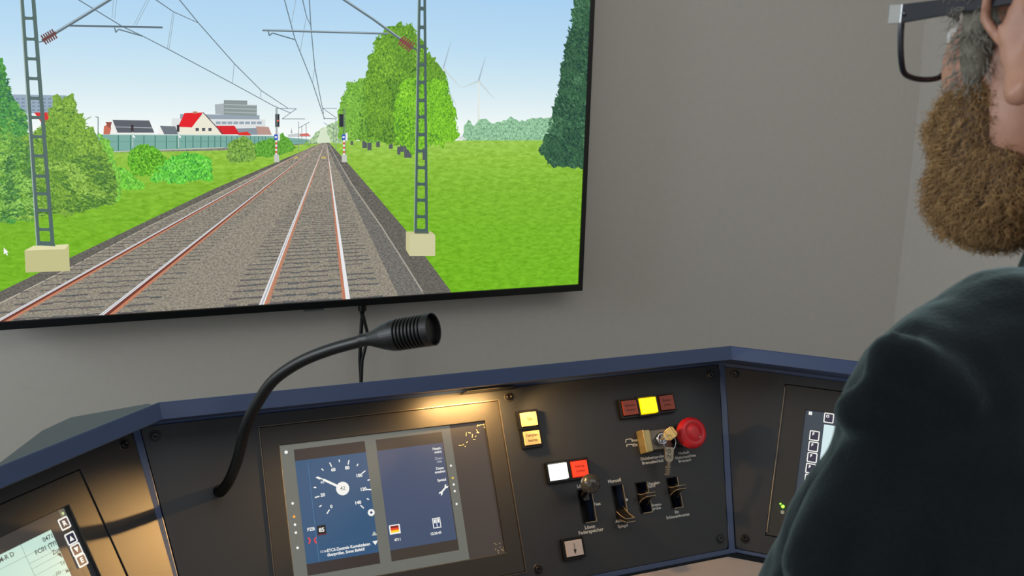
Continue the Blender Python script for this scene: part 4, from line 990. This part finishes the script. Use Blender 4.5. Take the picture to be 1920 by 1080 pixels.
for J, El, side in ((JL, EL, 1), (JR, ER, -1)):
    WR = El+az(6 if side > 0 else -10)*.225; WR.z = zd+.030
    cone(b, J, .034, El, .036); cone(b, El, .036, WR, .025); hand(b, WR, V((WR.x-El.x, WR.y-El.y, -.03)), side, 0)
    if side > 0: WRL = WR
    else: WRR = WR
cone(b, NB+V((0, 0, -.10)), .08, NB+V((0, 0, -.42))-fb*.02, .10)
cone(b, JL, .03, NB+V((0, 0, -.06)), .055); cone(b, JR, .04, NB+V((0, 0, -.06)), .06)
HIP = NB+V((0, 0, -.50))-fb*.03; HIP.z = .66
cone(b, NB+V((0, 0, -.40))-fb*.02, .10, HIP, .11)
feet = []
for s_ in (-1, 1):
    hp = HIP+rb*.09*s_; hp.z = .62; kn = hp+fb*.40+rb*.03*s_; kn.z = .56; an_ = kn+fb*.04; an_.z = .09
    cone(b, hp, .070, kn, .050); cone(b, kn, .048, an_, .034); cone(b, an_, .034, V((an_.x, an_.y, .045))+fb*.10, .030); feet.append((hp, kn, an_))
body = b.build('body', 'skin', person); remesh(body, .0032, 5, .5)
# eyes
for s_ in (-1, 1):
    b = MB(); b.ball(H(s_*.031, .0765, .010), .0125, 18); b.ball(H(s_*.031, .0832, .010), (.0066, .0066, .0066), 14, mat=1); b.build('eye', ['eye_white', 'eye_iris'], person)
# jacket
b = MB()
J_out = W(1628, 792, .560)
cone(b, JL, .047, W(1716, 900, .575), .052); cone(b, W(1716, 900, .575), .052, EL, .050); cone(b, EL, .050, WRL-(WRL-EL).normalized()*.02, .034)
cone(b, J_out, .019, W(1668, 860, .570), .034)
cone(b, W(1690, 700, .560), .026, W(1640, 760, .560), .016)
cone(b, JL+V((0, 0, -.004)), .046, W(1905, 680, .575), .057); cone(b, W(1905, 680, .575), .056, NB+V((0, 0, -.015)), .078)
cone(b, JR, .052, JR.lerp(ER, .5), .056); cone(b, JR.lerp(ER, .5), .056, ER, .050); cone(b, ER, .050, WRR-(WRR-ER).normalized()*.02, .034); cone(b, JR, .050, NB+V((0, 0, -.015)), .078)
ch = NB+V((0, 0, -.16)); R3 = Matrix((rb, fb, V((0, 0, 1)))).transposed()
b.ball(ch-fb*.005, (.165, .115, .16), 32, rot=R3); b.ball(NB+V((0, 0, -.34))-fb*.01, (.160, .125, .20), 32, rot=R3); b.ball(NB+V((0, 0, -.52))-fb*.02, (.165, .130, .13), 32, rot=R3)
b.ball(W(1800, 770, .565), .060, 20); b.ball(W(1770, 850, .570), .062, 20)
# shoulder-blade bulk and drape of the sleeve into the back
cone(b, W(1800, 830, .55), .050, W(1850, 1150, .57), .075)
cone(b, NB+V((0, 0, .03)), .070, NB+V((0, 0, -.02)), .080)
# folds of cloth: broad, mostly sunk into the sleeve
for pts, r_, dd in (([(1640, 860), (1580, 960), (1530, 1060)], .022, .540), ([(1760, 860), (1690, 960), (1640, 1070)], .024, .536), ([(1668, 668), (1735, 700), (1800, 760)], .016, .518), ([(1610, 775), (1665, 800), (1720, 850)], .016, .528)):
    for i in range(len(pts)-1): cone(b, W(*pts[i], dd), r_, W(*pts[i+1], dd), r_, 12, 4)
jk = b.build('fleece_jacket', 'fleece', person, label='dark green-grey fleece'); remesh(jk, .0045, 16, .5)
cl = bpy.data.textures.new('folds', 'CLOUDS'); cl.noise_scale = .06
dm_ = jk.modifiers.new('folds', 'DISPLACE'); dm_.texture = cl; dm_.strength = .013; dm_.mid_level = .5; dm_.texture_coords = 'GLOBAL'
# trousers and shoes
b = MB(); b.ball(HIP, (.165, .13, .11), 28, rot=R3)
for hp, kn, an_ in feet: cone(b, hp, .085, kn, .064); cone(b, kn, .062, an_+V((0, 0, .02)), .048)
tr = b.build('trousers', 'trousers', person); remesh(tr, .008, 4)
for hp, kn, an_ in feet:
    b = MB(); b.ball(V((an_.x, an_.y, .05))+fb*.06, (.048, .135, .05), 20, rot=R3); b.box(-.045, .045, -.12, .125, 0, .03, T=Matrix.Translation(V((an_.x, an_.y, 0))+fb*.06) @ R3.to_4x4())
    b.build('shoe', 'shoe', person)
# beard and hair: a shaped under-layer plus curled strands
beard = [((-.052, .048, -.052), (.016, .026, .034)), ((.052, .048, -.052), (.016, .026, .034)), ((-.040, .054, -.090), (.022, .027, .034)), ((.040, .054, -.090), (.022, .027, .034)), ((0, .066, -.098), (.038, .027, .034)), ((-.032, .036, -.096), (.034, .034, .024)), ((.032, .036, -.096), (.034, .034, .024)), ((0, .058, -.110), (.036, .028, .022)), ((-.022, .090, -.052), (.022, .008, .009)), ((.022, .090, -.052), (.022, .008, .009)), ((-.059, .036, -.050), (.013, .018, .034)), ((.059, .036, -.050), (.013, .018, .034)), ((-.052, .022, -.078), (.016, .026, .024)), ((.052, .022, -.078), (.016, .026, .024))]
def strands(b, blobs, n, lmin, lmax, curl, down, seed, r0, keep=None):
    rs = random.Random(seed); tot = [r[0]*r[1]+r[1]*r[2]+r[0]*r[2] for c, r in blobs]; S = sum(tot)
    for i in range(n):
        t = rs.random()*S; k = 0
        while t > tot[k]: t -= tot[k]; k += 1
        c, r = blobs[k]
        a = rs.uniform(0, 2*pi); z_ = rs.uniform(-1, 1); s_ = math.sqrt(1-z_*z_); nrm = V((s_*cos(a), s_*sin(a), z_))
        p = V(c)+V((r[0]*nrm.x, r[1]*nrm.y, r[2]*nrm.z))*.96; nn = V((nrm.x/r[0], nrm.y/r[1], nrm.z/r[2])).normalized()
        inside = False
        for j, (c2, r2) in enumerate(blobs):
            if j != k and sum(((p[q]-c2[q])/r2[q])**2 for q in range(3)) < .8: inside = True; break
        if inside or (keep and not keep(p)): continue
        dr_ = (nn*rs.uniform(.3, .8)+V(down)*rs.uniform(.5, 1)+V((rs.uniform(-1, 1), rs.uniform(-1, 1), rs.uniform(-1, 1)))*.35).normalized()
        L = rs.uniform(lmin, lmax); sd = dr_.cross(nn).normalized(); s2 = sd.cross(dr_); ph = rs.uniform(0, 6); fr_ = rs.uniform(6, 11); pts = []
        for q in range(7):
            t = q/6; pts.append(H(*(p+dr_*L*t+sd*sin(ph+fr_*t)*curl*t**.5+s2*cos(ph+fr_*t)*curl*t**.5-(s2*cos(ph)*0))))
        b.tube(pts, [r0*(1-.6*q/6) for q in range(7)], 3, caps=False)
b = MB()
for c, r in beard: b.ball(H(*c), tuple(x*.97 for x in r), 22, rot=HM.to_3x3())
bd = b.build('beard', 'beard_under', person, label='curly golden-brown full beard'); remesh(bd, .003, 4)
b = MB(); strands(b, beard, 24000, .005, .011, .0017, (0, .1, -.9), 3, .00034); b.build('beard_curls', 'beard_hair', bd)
hair = [((0, -.024, .056), (.081, .100, .088)), ((0, -.040, .02), (.076, .082, .07)), ((-.064, .038, .028), (.011, .015, .030)), ((.064, .038, .028), (.011, .015, .030)), ((-.064, .038, -.004), (.010, .012, .026)), ((.064, .038, -.004), (.010, .012, .026))]
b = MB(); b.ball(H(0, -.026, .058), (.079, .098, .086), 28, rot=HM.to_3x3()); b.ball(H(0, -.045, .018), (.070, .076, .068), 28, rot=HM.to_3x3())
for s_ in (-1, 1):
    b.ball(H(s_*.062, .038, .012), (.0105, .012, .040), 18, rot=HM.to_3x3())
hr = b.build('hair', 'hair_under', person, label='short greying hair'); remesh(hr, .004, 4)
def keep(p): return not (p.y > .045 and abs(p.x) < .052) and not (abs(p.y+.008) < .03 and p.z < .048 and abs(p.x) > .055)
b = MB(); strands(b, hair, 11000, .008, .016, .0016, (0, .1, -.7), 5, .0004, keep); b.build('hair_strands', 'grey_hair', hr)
# glasses
gl_ = thing('glasses', (0, 0, 0), None, None); 
for k in ('label', 'category'):
    if k in gl_: del gl_[k]
COL.objects.unlink(gl_); bpy.data.objects.remove(gl_)
b = MB(); YG = .106
def rim(s_): return [(s_*x, z_) for x, z_ in ((.071, .026), (.0705, .010), (.066, -.008), (.058, -.0165), (.035, -.019), (.018, -.015), (.0115, .002), (.0105, .020), (.014, .026), (.040, .0285))]
def yg(x): return YG-.9*x*x/.07*.16*1.0
gpt = {}
for s_ in (-1, 1):
    q = rim(s_); n = len(q)
    pts = [H(x, yg(x), z_) for x, z_ in q]; loop = crom(pts+[pts[0]], 4)
    b.tube(loop, .0021, 8)
    cone(b, H(s_*.0700, yg(.07), .024), .0030, H(s_*.0735, YG-.016, .024), .0030, 10, 3)
cone(b, H(-.012, YG, .016), .0022, H(.012, YG, .016), .0022, 10, 3)
gf = b.build('glasses', 'spectacle_frame', person, label='dark rectangular glasses')
for s_ in (-1, 1):
    b = MB()
    A, B_ = V((s_*.0735, YG-.013, .024)), V((s_*.0765, .000, .030)); d = (B_-A)
    slab(b, A, B_, V((0, -.05, 1)).normalized(), V((1, 0, 0)), .0062, .0040, .0014); slab(b, B_, V((s_*.080, -.03, .012)), V((0, .3, 1)).normalized(), V((1, 0, 0)), .004, .003, .0012)
    tp = b.build('temple', 'spectacle_frame', gf, HM, bevel=.0006)
    b = MB(); slab(b, V((s_*.0735, YG-.002, .024)), V((s_*.0738, YG-.014, .024)), V((0, 0, 1)), V((1, 0, 0)), .0064, .0064, .0018); b.build('hinge', 'silver', gf, HM, bevel=.0005)
    b = MB(); q = rim(s_); q = q if s_ < 0 else q
    c3 = [(x, yg(x), z_) for x, z_ in q]; b.poly([H(*p) for p in c3]); b.poly([H(p[0], p[1]-.0012, p[2]) for p in reversed(c3)]); b.build('lens', 'lens_glass', gf)
